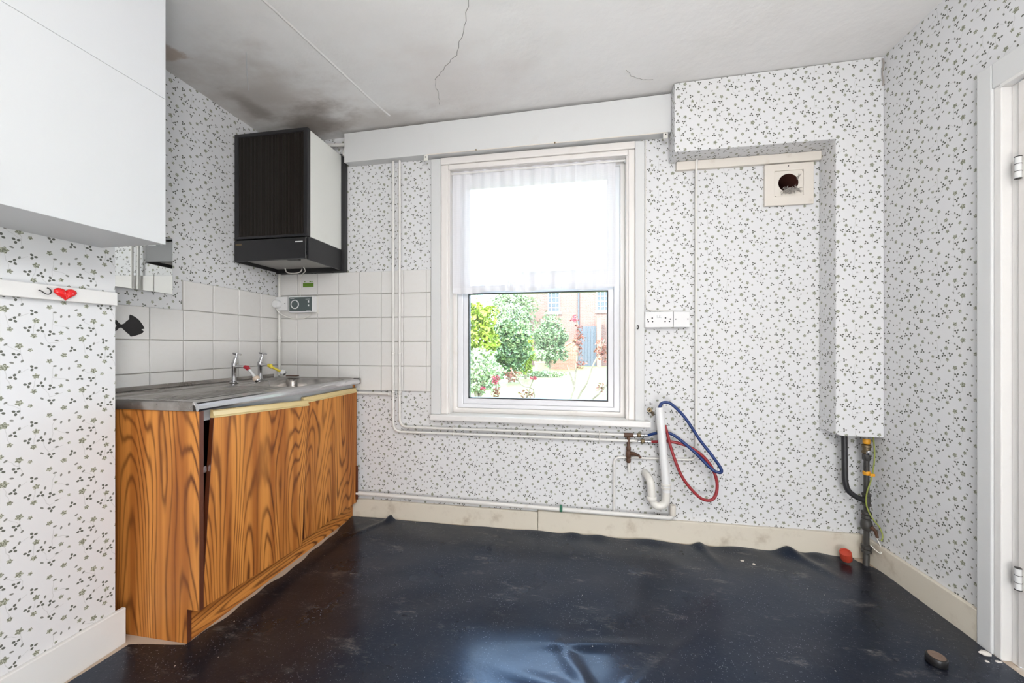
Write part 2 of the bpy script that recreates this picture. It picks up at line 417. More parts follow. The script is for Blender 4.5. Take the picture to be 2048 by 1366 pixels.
class MB:
    def __init__(s):
        s.v, s.f = [], []

    def add(s, vs, fs):
        o = len(s.v)
        s.v += [Vector(p) for p in vs]
        s.f += [[i + o for i in q] for q in fs]
        return s

    def box(s, x0, x1, y0, y1, z0, z1, mat=None):
        vs = [Vector(p) for p in ((x0, y0, z0), (x1, y0, z0), (x1, y1, z0), (x0, y1, z0), (x0, y0, z1), (x1, y0, z1), (x1, y1, z1), (x0, y1, z1))]
        if mat is not None:
            vs = [mat @ p for p in vs]
        return s.add(vs, [(0, 3, 2, 1), (4, 5, 6, 7), (0, 1, 5, 4), (1, 2, 6, 5), (2, 3, 7, 6), (3, 0, 4, 7)])

    def prism(s, poly, axis, a, b):
        # poly: 2-D outline; axis 0: (y, z) extruded in x; 1: (x, z) in y; 2: (x, y) in z
        n = len(poly)
        def P(p, t):
            return (t, p[0], p[1]) if axis == 0 else ((p[0], t, p[1]) if axis == 1 else (p[0], p[1], t))
        vs = [P(p, a) for p in poly] + [P(p, b) for p in poly]
        fs = [list(range(n)), list(range(2 * n - 1, n - 1, -1))] + [(i, i + n, (i + 1) % n + n, (i + 1) % n) for i in range(n)]
        return s.add(vs, fs)

    def tube(s, pts, r, n=10, caps=True):
        pts = [Vector(p) for p in pts]
        rs = r if isinstance(r, (list, tuple)) else [r] * len(pts)
        t0 = (pts[1] - pts[0]).normalized()
        up = Vector((0, 0, 1)) if abs(t0.z) < 0.9 else Vector((1, 0, 0))
        a = t0.cross(up).normalized()
        o = len(s.v)
        for i, p in enumerate(pts):
            t = (pts[min(i + 1, len(pts) - 1)] - pts[max(i - 1, 0)])
            t = t.normalized() if t.length > 1e-9 else t0
            a = (a - t * a.dot(t)).normalized()
            b = t.cross(a)
            for k in range(n):
                w = 2 * math.pi * k / n
                s.v.append(p + (a * math.cos(w) + b * math.sin(w)) * rs[i])
        for i in range(len(pts) - 1):
            for k in range(n):
                s.f.append([o + i * n + k, o + i * n + (k + 1) % n, o + (i + 1) * n + (k + 1) % n, o + (i + 1) * n + k])
        if caps:
            s.f.append([o + k for k in range(n)][::-1])
            s.f.append([o + (len(pts) - 1) * n + k for k in range(n)])
        return s

    def lathe(s, prof, c, axis=(0, 0, 1), n=20):
        ax = Vector(axis).normalized()
        pts = [Vector(c) + ax * h for _, h in prof]
        a = ax.cross(Vector((0, 0, 1)) if abs(ax.z) < 0.9 else Vector((1, 0, 0))).normalized()
        b = ax.cross(a)
        o = len(s.v)
        for (r, _), p in zip(prof, pts):
            for k in range(n):
                w = 2 * math.pi * k / n
                s.v.append(p + (a * math.cos(w) + b * math.sin(w)) * max(r, 1e-5))
        for i in range(len(prof) - 1):
            for k in range(n):
                s.f.append([o + i * n + k, o + i * n + (k + 1) % n, o + (i + 1) * n + (k + 1) % n, o + (i + 1) * n + k])
        s.f.append([o + k for k in range(n)][::-1])
        s.f.append([o + (len(prof) - 1) * n + k for k in range(n)])
        return s

    def grid(s, fn, nu, nv):
        o = len(s.v)
        for j in range(nv + 1):
            for i in range(nu + 1):
                s.v.append(Vector(fn(i / nu, j / nv)))
        for j in range(nv):
            for i in range(nu):
                q = o + j * (nu + 1) + i
                s.f.append([q, q + 1, q + nu + 2, q + nu + 1])
        return s

    def build(s, name, mat, parent=None, smooth=False, bevel=0.0, fix=True, seg=2):
        xs, ys, zs = [p.x for p in s.v], [p.y for p in s.v], [p.z for p in s.v]
        base = Vector(((min(xs) + max(xs)) / 2, (min(ys) + max(ys)) / 2, min(zs)))
        me = bpy.data.meshes.new(name)
        me.from_pydata([tuple(p - base) for p in s.v], [], s.f)
        if fix:
            import bmesh
            bm = bmesh.new()
            bm.from_mesh(me)
            bmesh.ops.recalc_face_normals(bm, faces=bm.faces)
            bm.to_mesh(me)
            bm.free()
        uvl = me.uv_layers.new(name='UVMap')
        for p in me.polygons:
            nx, ny, nz = abs(p.normal.x), abs(p.normal.y), abs(p.normal.z)
            for li in p.loop_indices:
                w = me.vertices[me.loops[li].vertex_index].co + base
                uvl.data[li].uv = (w.y, w.z) if nx >= ny and nx >= nz else ((w.x, w.z) if ny >= nz else (w.x, w.y))
            p.use_smooth = smooth
        me.materials.append(M[mat] if isinstance(mat, str) else mat)
        ob = bpy.data.objects.new(name, me)
        COL.objects.link(ob)
        ob['_w'] = tuple(base)
        if parent is not None:
            ob.parent = parent
            ob.location = base - children_loc(parent)
        else:
            ob.location = base
        if bevel:
            md = ob.modifiers.new('bevel', 'BEVEL')
            md.width, md.segments, md.limit_method = bevel, seg, 'ANGLE'
            md.angle_limit = R(40)
        if smooth:
            md = ob.modifiers.new('split', 'EDGE_SPLIT')
            md.split_angle = R(42)
        return ob


def tag(o, label, cat=None, group=None, kind=None):
    o['label'] = label
    if cat:
        o['category'] = cat
    if group:
        o['group'] = group
    if kind:
        o['kind'] = kind
    return o


def thing(name, loc, label, cat, group=None):
    o = bpy.data.objects.new(name, None)
    o.empty_display_size = 0.05
    COL.objects.link(o)
    o.location = loc
    o['_w'] = tuple(loc)
    return tag(o, label, cat, group)


def struct(o, label):
    o['kind'] = 'structure'
    o['label'] = label
    return o


def spline(pts, n=8):
    P = [Vector(p) for p in pts]
    out = []
    for i in range(len(P) - 1):
        a, b, c, d = P[max(i - 1, 0)], P[i], P[i + 1], P[min(i + 2, len(P) - 1)]
        for k in range(n):
            t = k / n
            out.append(0.5 * ((2 * b) + (c - a) * t + (2 * a - 5 * b + 4 * c - d) * t * t + (3 * b - a - 3 * c + d) * t ** 3))
    return out + [P[-1]]


def fillet(pts, r, n=6):
    P = [Vector(p) for p in pts]
    out = [P[0]]
    for i in range(1, len(P) - 1):
        a, b, c = P[i - 1], P[i], P[i + 1]
        u, w = (a - b).normalized(), (c - b).normalized()
        for k in range(n + 1):
            t = k / n
            out.append((b + u * r) * (1 - t) ** 2 + b * 2 * t * (1 - t) + (b + w * r) * t * t)
    return out + [P[-1]]


def copy_part(o, parent, loc, rot=None, scale=None):
    c = o.copy()
    COL.objects.link(c)
    c.parent = parent
    c.location = loc
    if rot:
        c.rotation_euler = rot
    if scale:
        c.scale = scale
    return c


XR = 3.345           # right wall
YR = -3.80           # rear wall
def zc(x):           # underside of the slightly sloping ceiling
    return 2.372 + 0.0165 * x

# ------------------------------------------------------------------ room shell
# back wall with the window opening and the flue opening
def wall_with_holes(m, xs, zs, holes, y0, y1):
    for i in range(len(xs) - 1):
        for j in range(len(zs) - 1):
            cx, cz = (xs[i] + xs[i + 1]) / 2, (zs[j] + zs[j + 1]) / 2
            if any(a < cx < b and c < cz < d for a, b, c, d in holes):
                continue
            m.box(xs[i], xs[i + 1], y0, y1, zs[j], zs[j + 1])
    return m
OPN = (1.157, 2.203, 0.64, 2.150)
FLH = (2.93, 3.066, 1.835, 1.973)
import bmesh
wb = wall_with_holes(MB(), [-0.1, OPN[0], OPN[1], FLH[0], FLH[1], XR + 0.25], [-0.1, OPN[2], FLH[2], FLH[3], OPN[3], 2.47], [OPN, FLH], 0.0, 0.24)
# drop the seams between the blocks so that the wall is one piece
wall_back = wb.build('wall_back', 'paper')
bm = bmesh.new()
bm.from_mesh(wall_back.data)
bmesh.ops.remove_doubles(bm, verts=bm.verts, dist=1e-5)
cnt = {}
for f in bm.faces:
    key = tuple(sorted(v.index for v in f.verts))
    cnt.setdefault(key, []).append(f)
bmesh.ops.delete(bm, geom=[f for l in cnt.values() if len(l) > 1 for f in l], context='FACES_ONLY')
bm.to_mesh(wall_back.data)
bm.free()
struct(wall_back, 'back wall with green sprig wallpaper, window and tiled lower left')
wall_left = struct(MB().box(-0.2, 0.0, -1.2, 0.0, -0.1, 2.46).build('wall_left', 'paper'), 'papered side wall of the alcove behind the sink')
pier = MB().box(-0.2, 0.31, YR - 0.2, -1.088, -0.1, 2.46).build('wall_pier', 'paper')
struct(pier, 'papered wall projecting at far left foreground')
# right wall with the door opening
DY0, DY1, DZ = -0.625, -1.40, 1.945
wr = MB()
wr.box(XR, XR + 0.15, DY0, 0.0, -0.1, 2.47).box(XR, XR + 0.15, DY1, DY0, DZ, 2.47).box(XR, XR + 0.15, YR - 0.2, DY1, -0.1, 2.47)
struct(wr.build('wall_right', 'paper'), 'right wall with green sprig wallpaper beside the door')
struct(MB().box(-0.2, XR + 0.15, YR - 0.2, YR, -0.1, 2.47).build('wall_rear', 'paper'), 'papered rear wall behind the camera')
ce = MB().add([(-0.2, YR - 0.2, zc(-0.2)), (XR + 0.2, YR - 0.2, zc(XR + 0.2)), (XR + 0.2, 0.24, zc(XR + 0.2)), (-0.2, 0.24, zc(-0.2)),
               (-0.2, YR - 0.2, 2.75), (XR + 0.2, YR - 0.2, 2.75), (XR + 0.2, 0.24, 2.75), (-0.2, 0.24, 2.75)],
              [(0, 3, 2, 1), (4, 5, 6, 7), (0, 1, 5, 4), (1, 2, 6, 5), (2, 3, 7, 6), (3, 0, 4, 7)])
ceiling = ce.build('ceiling', 'ceil')
struct(ceiling, 'off-white stained plaster ceiling')
# the ceiling texture is laid out in room coordinates
for p in ceiling.data.vertices:
    p.co = p.co + Vector(ceiling['_w'])
ceiling.location = (0, 0, 0)
ceiling['_w'] = (0, 0, 0)

def strip(pts, w, name, mat, parent, h=0.0015):
    m = MB()
    P = [Vector((x, y, zc(x) - h)) for x, y in pts]
    vs, fs = [], []
    for i, p in enumerate(P):
        t = (P[min(i + 1, len(P) - 1)] - P[max(i - 1, 0)]).normalized()
        nrm = Vector((-t.y, t.x, 0)) * w
        vs += [p + nrm + Vector((0, 0, h)), p + Vector((0, 0, -h * 0.2)), p - nrm + Vector((0, 0, h))]
    for i in range(len(P) - 1):
        a = i * 3
        fs += [(a, a + 3, a + 4, a + 1), (a + 1, a + 4, a + 5, a + 2)]
    return m.add(vs, fs).build(name, mat, parent, fix=False)
def jag(pts, k=5, amp=0.006):
    out = []
    for i in range(len(pts) - 1):
        for q in range(k):
            t = q / k
            out.append((pts[i][0] * (1 - t) + pts[i + 1][0] * t + rnd.uniform(-amp, amp), pts[i][1] * (1 - t) + pts[i + 1][1] * t + rnd.uniform(-amp, amp)))
    return out + [pts[-1]]
strip(jag([(1.56, -0.95), (1.515, -0.767), (1.44, -0.62), (1.376, -0.505), (1.30, -0.45), (1.222, -0.379)]), 0.0013, 'crack', 'crack', ceiling)
strip(jag([(1.222, -0.379), (1.20, -0.28), (1.175, -0.19)]), 0.0007, 'crack', 'crack', ceiling)
strip(jag([(2.16, -0.265), (2.189, -0.215), (2.25, -0.18), (2.30, -0.172)], 4, 0.003), 0.0011, 'crack', 'crack', ceiling)
strip([(0.70, -1.05), (0.739, -0.899), (0.80, -0.50), (0.83, -0.293), (0.86, -0.15)], 0.008, 'paper_joint_ridge', 'ceil', ceiling, 0.0018)
strip([(0.457, -0.701), (0.36, -0.60), (0.256, -0.488)], 0.0018, 'pale_scratch', 'pelmet', ceiling, 0.001)

# boxed-in bulkhead and corner boxing, one papered piece
ztop = zc(2.4) - 0.004
bx = [(2.413, 2.055), (3.144, 2.055), (3.144, 0.640), (3.172, 0.632), (XR, 0.630), (XR, zc(XR) - 0.002), (2.413, ztop)]
boxing = MB().prism(bx, 1, -0.127, 0.0).build('wall_boxing', 'paper', bevel=0.004)
struct(boxing, 'papered bulkhead and pipe boxing in the right corner')
MB().box(2.449, 3.143, -0.022, 0.0, 2.008, 2.0535).build('batten', 'platec', boxing, bevel=0.002)
# peeled edge of paper at the top of the boxing
MB().grid(lambda u, v: (XR - 0.004 - 0.009 * v + 0.003 * math.sin(u * 9), -0.129 - 0.004 * math.sin(u * 3.1) * v, 2.415 - 0.13 * u), 10, 2).build('peeling_paper_edge', 'lint', boxing, fix=False)

# skirting boards
bb = MB().box(0.50, 1.699, -0.018, 0.0, 0.0, 0.110).build('baseboard_back', 'skirt', bevel=0.003)
struct(bb, 'dirty cream skirting board under the window')
MB().box(1.701, 3.325, -0.021, 0.0, 0.0, 0.119).build('skirting_length', 'skirt', bb, bevel=0.003)
struct(MB().box(XR - 0.018, XR, -0.562, -0.005, 0.0, 0.117).build('baseboard_right', 'skirt', bevel=0.003), 'cream skirting board along the right wall')
struct(MB().box(0.31, 0.326, YR, -1.066, -0.015, 0.126).build('baseboard_left', 'skirtl', bevel=0.003), 'white skirting board at the foot of the left foreground wall')

# floor: bare base with the loose lino lying on it
struct(MB().box(-0.2, XR + 0.2, YR - 0.2, 0.24, -0.10, 0.0).build('floor_base', 'sub'), 'bare beige floor showing beside the lino')
def lino_left(y):
    if y > -1.045:
        t = (y + 1.045) / 1.0
        return 0.553 + 0.030 * math.sin(min(max(t, 0), 1) * math.pi) ** 1.3 + 0.006 * math.sin(y * 19) + 0.004 * math.sin(y * 47)
    if y > -1.075:
        return 0.553 + (0.355 - 0.553) * ((-1.045 - y) / 0.03)
    return 0.355 + 0.012 * math.sin((y + 1.07) * 6) - 0.03 * max(-1.3 - y, 0)
def g(d, s):
    return math.exp(-(d / s) ** 2)
def lino_z(x, y):
    z = 0.004 + 0.0016 * math.sin(x * 7 + y * 3) * math.sin(y * 6 - x * 2) + 0.0011 * math.sin(x * 17 + 4 * math.sin(y * 5)) * math.sin(y * 13 + x * 3)
    e = g(y + 0.03, 0.045)
    for bxx, h, w in ((0.80, 0.024, 0.018), (1.66, 0.006, 0.10), (1.90, 0.014, 0.05), (2.03, 0.011, 0.06), (2.30, 0.014, 0.10), (2.56, 0.016, 0.03), (2.98, 0.030, 0.045), (3.12, 0.010, 0.05), (2.75, 0.006, 0.08)):
        z += h * g(x - bxx, w) * e
    # folds running out from the raised edge
    z += 0.007 * g((x - 0.80) - (y + 0.03) * 0.55, 0.016) * g(y + 0.10, 0.12)
    z += 0.008 * g((x - 3.0) + (y + 0.03) * 0.5, 0.03) * g(y + 0.10, 0.10)
    z += 0.006 * g((x - 2.56) + (y + 0.03) * 0.2, 0.022) * g(y + 0.10, 0.10)
    # buckles in the middle of the sheet
    z += 0.007 * g((x - 1.93) + 0.5 * (y + 0.95), 0.03) * g(y + 0.93, 0.12)
    z += 0.009 * g((x - 2.13) - 0.9 * (y + 0.92), 0.028) * g(y + 0.92, 0.16)
    z += 0.006 * g((y + 0.80) - 0.15 * (x - 2.0), 0.025) * g(x - 2.02, 0.16)
    z += 0.005 * g((y + 1.02) + 0.2 * (x - 2.0), 0.03) * g(x - 1.95, 0.2)
    return z + 0.0005
def lino_p(u, v):
    y = -0.0215 - (1 - (1 - v) ** 1.0) * 2.6
    xl = lino_left(y)
    xr = (XR - 0.019 if y > -0.565 else XR - 0.022) - 0.05 * g(y + 0.04, 0.05)
    x = xl + (xr - xl) * u
    yy = y - (1 - v) ** 40 * (0.006 * math.sin(x * 9) ** 2 + 0.010 * max(0.0, math.sin(x * 3.1 + 1.0)))
    return (x, yy, lino_z(x, yy))
fl = MB().grid(lino_p, 190, 300).build('floor', 'lino', smooth=True, fix=False)
fl.modifiers.clear()
for p in fl.data.vertices:
    p.co = p.co + Vector(fl['_w'])
fl.location = (0, 0, 0)
struct(fl, 'loose worn black speckled lino floor with buckles')

# ------------------------------------------------------------------ wall tiles
def tile_mesh():
    m = MB()
    h, i = 0.5, 0.485
    vs = [(-h, -h, 0), (h, -h, 0), (h, h, 0), (-h, h, 0), (-h, -h, 0.7), (h, -h, 0.7), (h, h, 0.7), (-h, h, 0.7), (-i, -i, 1), (i, -i, 1), (i, i, 1), (-i, i, 1)]
    fs = [(8, 9, 10, 11)] + [(a, (a + 1) % 4, (a + 1) % 4 + 4, a + 4) for a in range(4)] + [(a + 4, (a + 1) % 4 + 4, (a + 1) % 4 + 8, a + 8) for a in range(4)]
    me = bpy.data.meshes.new('tile')
    me.from_pydata(vs, [], fs)
    me.materials.append(M['tile'])
    return me
TM = tile_mesh()
def tile(parent, c, w, h, rot):
    o = bpy.data.objects.new('tile', TM)
    COL.objects.link(o)
    o.parent = parent
    o.location = Vector(c) - children_loc(parent)
    o.rotation_euler = (rot[0] + rnd.gauss(0, 0.006), rot[1] + rnd.gauss(0, 0.003), rot[2] + rnd.gauss(0, 0.006))
    o.scale = (w - 0.0035, h - 0.0035, 0.0075)
rows = [0.786, 0.940, 1.090, 1.240, 1.387, 1.527]
cols = [0.004, 0.147, 0.291, 0.437, 0.584, 0.729, 0.876, 1.024, 1.054]
MB().box(0.002, 1.055, -0.004, 0.0, 0.788, 1.525).build('grout_bed', 'grout', wall_back)
for i in range(len(cols) - 1):
    for j in range(5):
        tile(wall_back, ((cols[i] + cols[i + 1]) / 2, -0.003 - rnd.uniform(0, 0.0014), (rows[j] + rows[j + 1]) / 2), cols[i + 1] - cols[i], rows[j + 1] - rows[j], (R(90), 0, 0))
ly = [-1.085, -1.058, -0.908, -0.758, -0.610, -0.456, -0.304, -0.152, -0.010]
MB().prism([(-1.085, 0.80), (-0.010, 0.80), (-0.010, 1.386), (-0.610, 1.386), (-0.610, 1.238), (-1.085, 1.238)], 0, 0.0, 0.004).build('grout_bed', 'grout', wall_left)
for i in range(len(ly) - 1):
    for j in range(4 if ly[i] > -0.62 else 3):
        tile(wall_left, (0.003 + rnd.uniform(0, 0.0014), (ly[i] + ly[i + 1]) / 2, (rows[j] + rows[j + 1]) / 2), ly[i + 1] - ly[i], rows[j + 1] - rows[j], (R(90), 0, R(90)))

# ------------------------------------------------------------------ window
win = bpy.data.objects.new('window_1', None)
COL.objects.link(win)
win.location = (1.68, 0.09, 0.64)
win['_w'] = (1.68, 0.09, 0.64)
struct(win, 'white framed sash window looking onto the garden')
x0, x1, z0, z1 = OPN
MB().box(1.056, 1.116, -0.020, 0.0, 0.652, 2.185).build('architrave', 'pelmet', win, bevel=0.004)
MB().box(2.236, 2.285, -0.020, 0.0, 0.652, 2.185).build('architrave', 'pelmet', win, bevel=0.004)
MB().box(1.116, 2.236, -0.020, 0.0, 2.148, 2.188).build('architrave', 'pink', win, bevel=0.004)
MB().box(1.116, 1.160, -0.012, 0.0, 0.652, 2.148).build('staff_bead', 'pink', win, bevel=0.006)
MB().box(2.200, 2.236, -0.012, 0.0, 0.652, 2.148).build('staff_bead', 'pink', win, bevel=0.006)
MB().box(1.160, 2.200, -0.012, 0.0, 2.118, 2.148).build('staff_bead', 'pink', win, bevel=0.006)
# linings of the reveal
MB().box(x0, x0 + 0.012, 0.0, 0.10, z0, z1).build('reveal_lining', 'pink', win)
MB().box(x1 - 0.012, x1, 0.0, 0.10, z0, z1).build('reveal_lining', 'pink', win)
MB().box(x0 + 0.012, x1 - 0.012, 0.0, 0.10, 2.118, z1).build('reveal_lining', 'pink', win)
MB().box(1.060, 2.314, -0.052, 0.105, 0.622, 0.655).build('sill', 'gloss', win, bevel=0.006)
# stepped inner frame and the sash frame
def ringframe(a, b, c, d, w, y0, y1, wb=None, wt=None):
    m = MB()
    wb = w if wb is None else wb
    wt = w if wt is None else wt
    vs, fs = [], []
    for y in (y0, y1):
        vs += [(a, y, c), (b, y, c), (b, y, d), (a, y, d), (a + w, y, c + wb), (b - w, y, c + wb), (b - w, y, d - wt), (a + w, y, d - wt)]
    for k in range(4):
        n = (k + 1) % 4
        fs += [(k, n, n + 4, k + 4), (k + 8, k + 12, n + 12, n + 8), (k, k + 8, n + 8, n), (k + 4, n + 4, n + 12, k + 12)]
    return m.add(vs, fs)
ringframe(x0 + 0.012, x1 - 0.012, 0.655, 2.118, 0.026, 0.055, 0.12, 0.028, 0.02).build('frame', 'pink', win, bevel=0.003)
ringframe(1.195, 2.165, 0.683, 2.098, 0.034, 0.070, 0.13, 0.024, 0.02).build('frame', 'upvc', win, bevel=0.004)
sash_u = ringframe(1.229, 2.131, 1.392, 2.078, 0.032, 0.082, 0.135, 0.042, 0.03).build('sash', 'upvc', win, bevel=0.003)
sash_l = ringframe(1.229, 2.131, 0.707, 1.392, 0.032, 0.082, 0.135, 0.034, 0.006).build('sash', 'upvc', win, bevel=0.003)
ringframe(1.2605, 2.0995, 0.7405, 1.3865, 0.0062, 0.079, 0.112).build('gasket', 'gasket', sash_l)
ringframe(1.2605, 2.0995, 1.4335, 2.0485, 0.003, 0.088, 0.112).build('gasket', 'flue', sash_u)
MB().box(1.262, 2.098, 0.100, 0.106, 0.742, 1.385).build('pane', 'glass', sash_l)
MB().box(1.262, 2.098, 0.100, 0.106, 1.435, 2.047).build('pane', 'glass', sash_u)
# closing boards outside the frame
ringframe(1.157, 2.203, 0.64, 2.15, 0.05, 0.125, 0.24, 0.05, 0.05).build('outer_reveal', 'outer', win)

# net curtain on its rod
rod = MB().tube([(1.170, 0.026, 2.106), (2.190, 0.026, 2.106)], 0.0055, 8).build('curtain_rod', 'gloss', smooth=True)
tag(rod, 'thin white rod across the top of the window', 'curtain rod')
for xx in (1.172, 2.188):
    MB().lathe([(0.011, 0), (0.011, 0.003), (0.006, 0.004)], (xx, 0.026, 2.106), (1 if xx < 1.5 else -1, 0, 0), 12).build('rod_cup', 'gloss', rod)
def net_p(u, v):
    x = 1.172 + 0.965 * u
    z = 2.118 - (0.735 + 0.006 * math.sin(u * 17) - 0.012 * u) * v
    fold = 0.0065 * math.sin(u * 46 + 1.6 * math.sin(u * 9)) * (0.55 + 0.45 * v) + 0.004 * math.sin(u * 101 + 2)
    return (x, 0.026 + fold + (0.0075 if v > 0.02 else 0), z)
net = MB().grid(net_p, 220, 24).build('net_curtain', 'net', smooth=True, fix=False)
net.modifiers.clear()
tag(net, 'sheer white net curtain over the upper half of the window', 'curtain')

# ------------------------------------------------------------------ door in the right wall
door = bpy.data.objects.new('door_1', None)
COL.objects.link(door)
door.location = (XR, -1.0, 0)
door['_w'] = (XR, -1.0, 0)
struct(door, 'white painted door and frame at the right edge')
MB().box(XR - 0.022, XR, -0.612, -0.562, 0.0, 2.03).build('architrave', 'pelmet', door, bevel=0.004)
MB().box(XR - 0.022, XR, -1.46, -0.612, DZ - 0.002, 2.03).build('architrave', 'pelmet', door, bevel=0.004)
MB().box(XR - 0.022, XR, -1.46, -1.41, 0.0, DZ - 0.002).build('architrave', 'pelmet', door, bevel=0.004)
MB().box(XR - 0.016, XR + 0.15, -0.636, -0.612, 0.0, DZ).build('jamb', 'gloss', door, bevel=0.003)
MB().box(XR + 0.012, XR + 0.15, -0.660, -0.636, 0.0, DZ - 0.01).build('jamb', 'gloss', door, bevel=0.003)
MB().box(XR - 0.02, XR + 0.15, -1.41, -0.636, DZ - 0.012, DZ).build('jamb', 'gloss', door)
MB().box(XR + 0.004, XR + 0.042, -1.40, -0.664, 0.012, DZ - 0.016).build('leaf', 'pink', door, bevel=0.002)
for zz in (1.645, 0.30):
    h = MB().tube([(XR - 0.004, -0.672, zz - 0.034), (XR - 0.004, -0.672, zz + 0.034)], 0.008, 10).build('hinge', 'pelmet', door, smooth=True)
    for q in (-0.036, -0.012, 0.012, 0.036):
        MB().lathe([(0.0088, 0), (0.0088, 0.0016)], (XR - 0.004, -0.672, zz + q - 0.0008), (0, 0, 1), 10).build('knuckle_joint', 'dark', h)

# ------------------------------------------------------------------ pelmet
pel = thing('pelmet', (1.46, -0.03, 2.19), 'long white boxed pelmet board above the window', 'pelmet')
pt = lambda x: zc(x) - 0.013
MB().prism([(0.512, 2.190), (2.412, 2.196), (2.412, pt(2.412)), (0.512, pt(0.512))], 1, -0.062, -0.046).build('front_board', 'pelmet', pel, bevel=0.0015)
MB().prism([(0.514, 2.192), (2.410, 2.197), (2.410, 2.209), (0.514, 2.204)], 1, -0.046, 0.0).build('bottom_board', 'pelmet', pel)
MB().prism([(0.514, 2.206), (0.526, 2.206), (0.526, pt(0.52)), (0.514, pt(0.512))], 1, -0.046, 0.0).build('end_board', 'pelmet', pel)
cw = thing('curtain_wire', (1.7, -0.066, 2.185), 'cream stretch wire along the lower edge of the pelmet', 'curtain wire')
MB().tube([(1.045, -0.067, 2.188), (1.7, -0.067, 2.190), (2.385, -0.067, 2.192)], 0.0028, 8).build('wire', 'platec', cw, smooth=True)
for xx, zz in ((1.045, 2.178), (2.382, 2.184)):
    br = MB().box(xx - 0.012, xx + 0.012, -0.074, -0.0625, zz - 0.026, zz + 0.006).build('end_bracket', 'ivory', cw, bevel=0.003)
    MB().lathe([(0.0035, 0), (0.0035, 0.002)], (xx, -0.0735, zz - 0.006), (0, -1, 0), 8).build('screw', 'dark', br)
for xx in (1.35, 1.80):
    MB().lathe([(0.0045, 0), (0.0045, 0.004)], (xx, -0.068, 2.190), (0, -1, 0), 8).build('hook_eye', 'brass', cw)

# ------------------------------------------------------------------ wall cabinet on the left
wc = thing('wall_cabinet', (0.44, -1.62, 1.40), 'large plain white wall cupboard at upper left', 'cabinet')
MB().box(0.311, 0.556, -2.15, -1.128, 1.398, 2.36).build('carcass', 'cab', wc, bevel=0.001)
MB().box(0.557, 0.575, -1.64, -1.126, 1.397, 1.878).build('door', 'cab', wc, bevel=0.0015)
MB().box(0.557, 0.575, -1.64, -1.126, 1.8786, 2.355).build('door', 'cab', wc, bevel=0.0015)
d3 = MB().box(0.557, 0.575, -2.15, -1.645, 1.397, 1.878).build('door', 'cab', wc, bevel=0.0015)
MB().box(0.557, 0.575, -2.15, -1.645, 1.8786, 2.355).build('door', 'cab', wc, bevel=0.0015)
MB().lathe([(0.006, 0), (0.006, 0.012), (0.013, 0.018), (0.012, 0.026), (0.004, 0.028)], (0.575, -1.520, 1.455), (1, 0, 0), 14).build('knob', 'dark', wc, smooth=True)

# ------------------------------------------------------------------ hook rail, hook, heart
hr = MB().box(0.3105, 0.330, -1.95, -1.094, 1.2035, 1.248).build('hook_rail', 'gloss', bevel=0.002)
tag(hr, 'white painted batten fixed to the left foreground wall', 'hook rail')
hp = [(0.330, -1.290, 1.228), (0.334, -1.289, 1.228), (0.338, -1.285, 1.223), (0.341, -1.280, 1.218), (0.343, -1.274, 1.219), (0.344, -1.271, 1.227), (0.343, -1.275, 1.235), (0.341, -1.279, 1.237)]
hk = MB().tube(spline(hp, 5), 0.0016, 8).build('cup_hook', 'dark', smooth=True)
tag(hk, 'small black cup hook screwed into the batten', 'hook')
def heart_mb():
    m = MB()
    n, layers = 44, 7
    out = []
    for k in range(n):
        t = 2 * math.pi * k / n
        out.append((16 * math.sin(t) ** 3 / 16.0, (13 * math.cos(t) - 5 * math.cos(2 * t) - 2 * math.cos(3 * t) - math.cos(4 * t)) / 16.0))
    for j in range(layers + 1):
        a = j / layers * math.pi / 2
        s_ = math.cos(a) * 0.93 + 0.07
        d = math.sin(a)
        for (y, z) in out:
            yy, zz = y * s_, (z + 0.1) * s_ - 0.1
            groove = -0.010 * math.exp(-(yy / 0.09) ** 2) * min(1.0, 0.4 + d)
            m.v.append(Vector((0.3305 + 0.003 + 0.010 * d + groove * 0.5 * (0.3 + d), -1.233 + 0.0275 * yy, 1.226 + 0.0215 * zz)))
    for j in range(layers):
        for k in range(n):
            m.f.append([j * n + k, j * n + (k + 1) % n, (j + 1) * n + (k + 1) % n, (j + 1) * n + k])
    m.f.append([layers * n + k for k in range(n)])
    m.f.append([k for k in range(n)][::-1])
    return m
ht = heart_mb().build('heart_ornament', 'red', smooth=True)
ht.modifiers.clear()
tag(ht, 'glossy red plastic heart on the white batten', 'ornament')

# ------------------------------------------------------------------ mirror and fish
mr = thing('wall_mirror', (0.0, -0.80, 1.31), 'frameless mirror on the sink wall under the white cupboard', 'mirror')
MT = Matrix.Translation((0.001, -0.659, 0)) @ Matrix.Rotation(R(4.6), 4, 'Z') @ Matrix.Translation((0, 0.659, 0))
MB().box(0.0, 0.0036, -0.9605, -0.6592, 1.3095, 1.5775, MT).build('backing', 'flue', mr)
MB().box(0.0037, 0.0066, -0.960, -0.659, 1.310, 1.577, MT).build('glass', 'mirror', mr, bevel=0.0012)
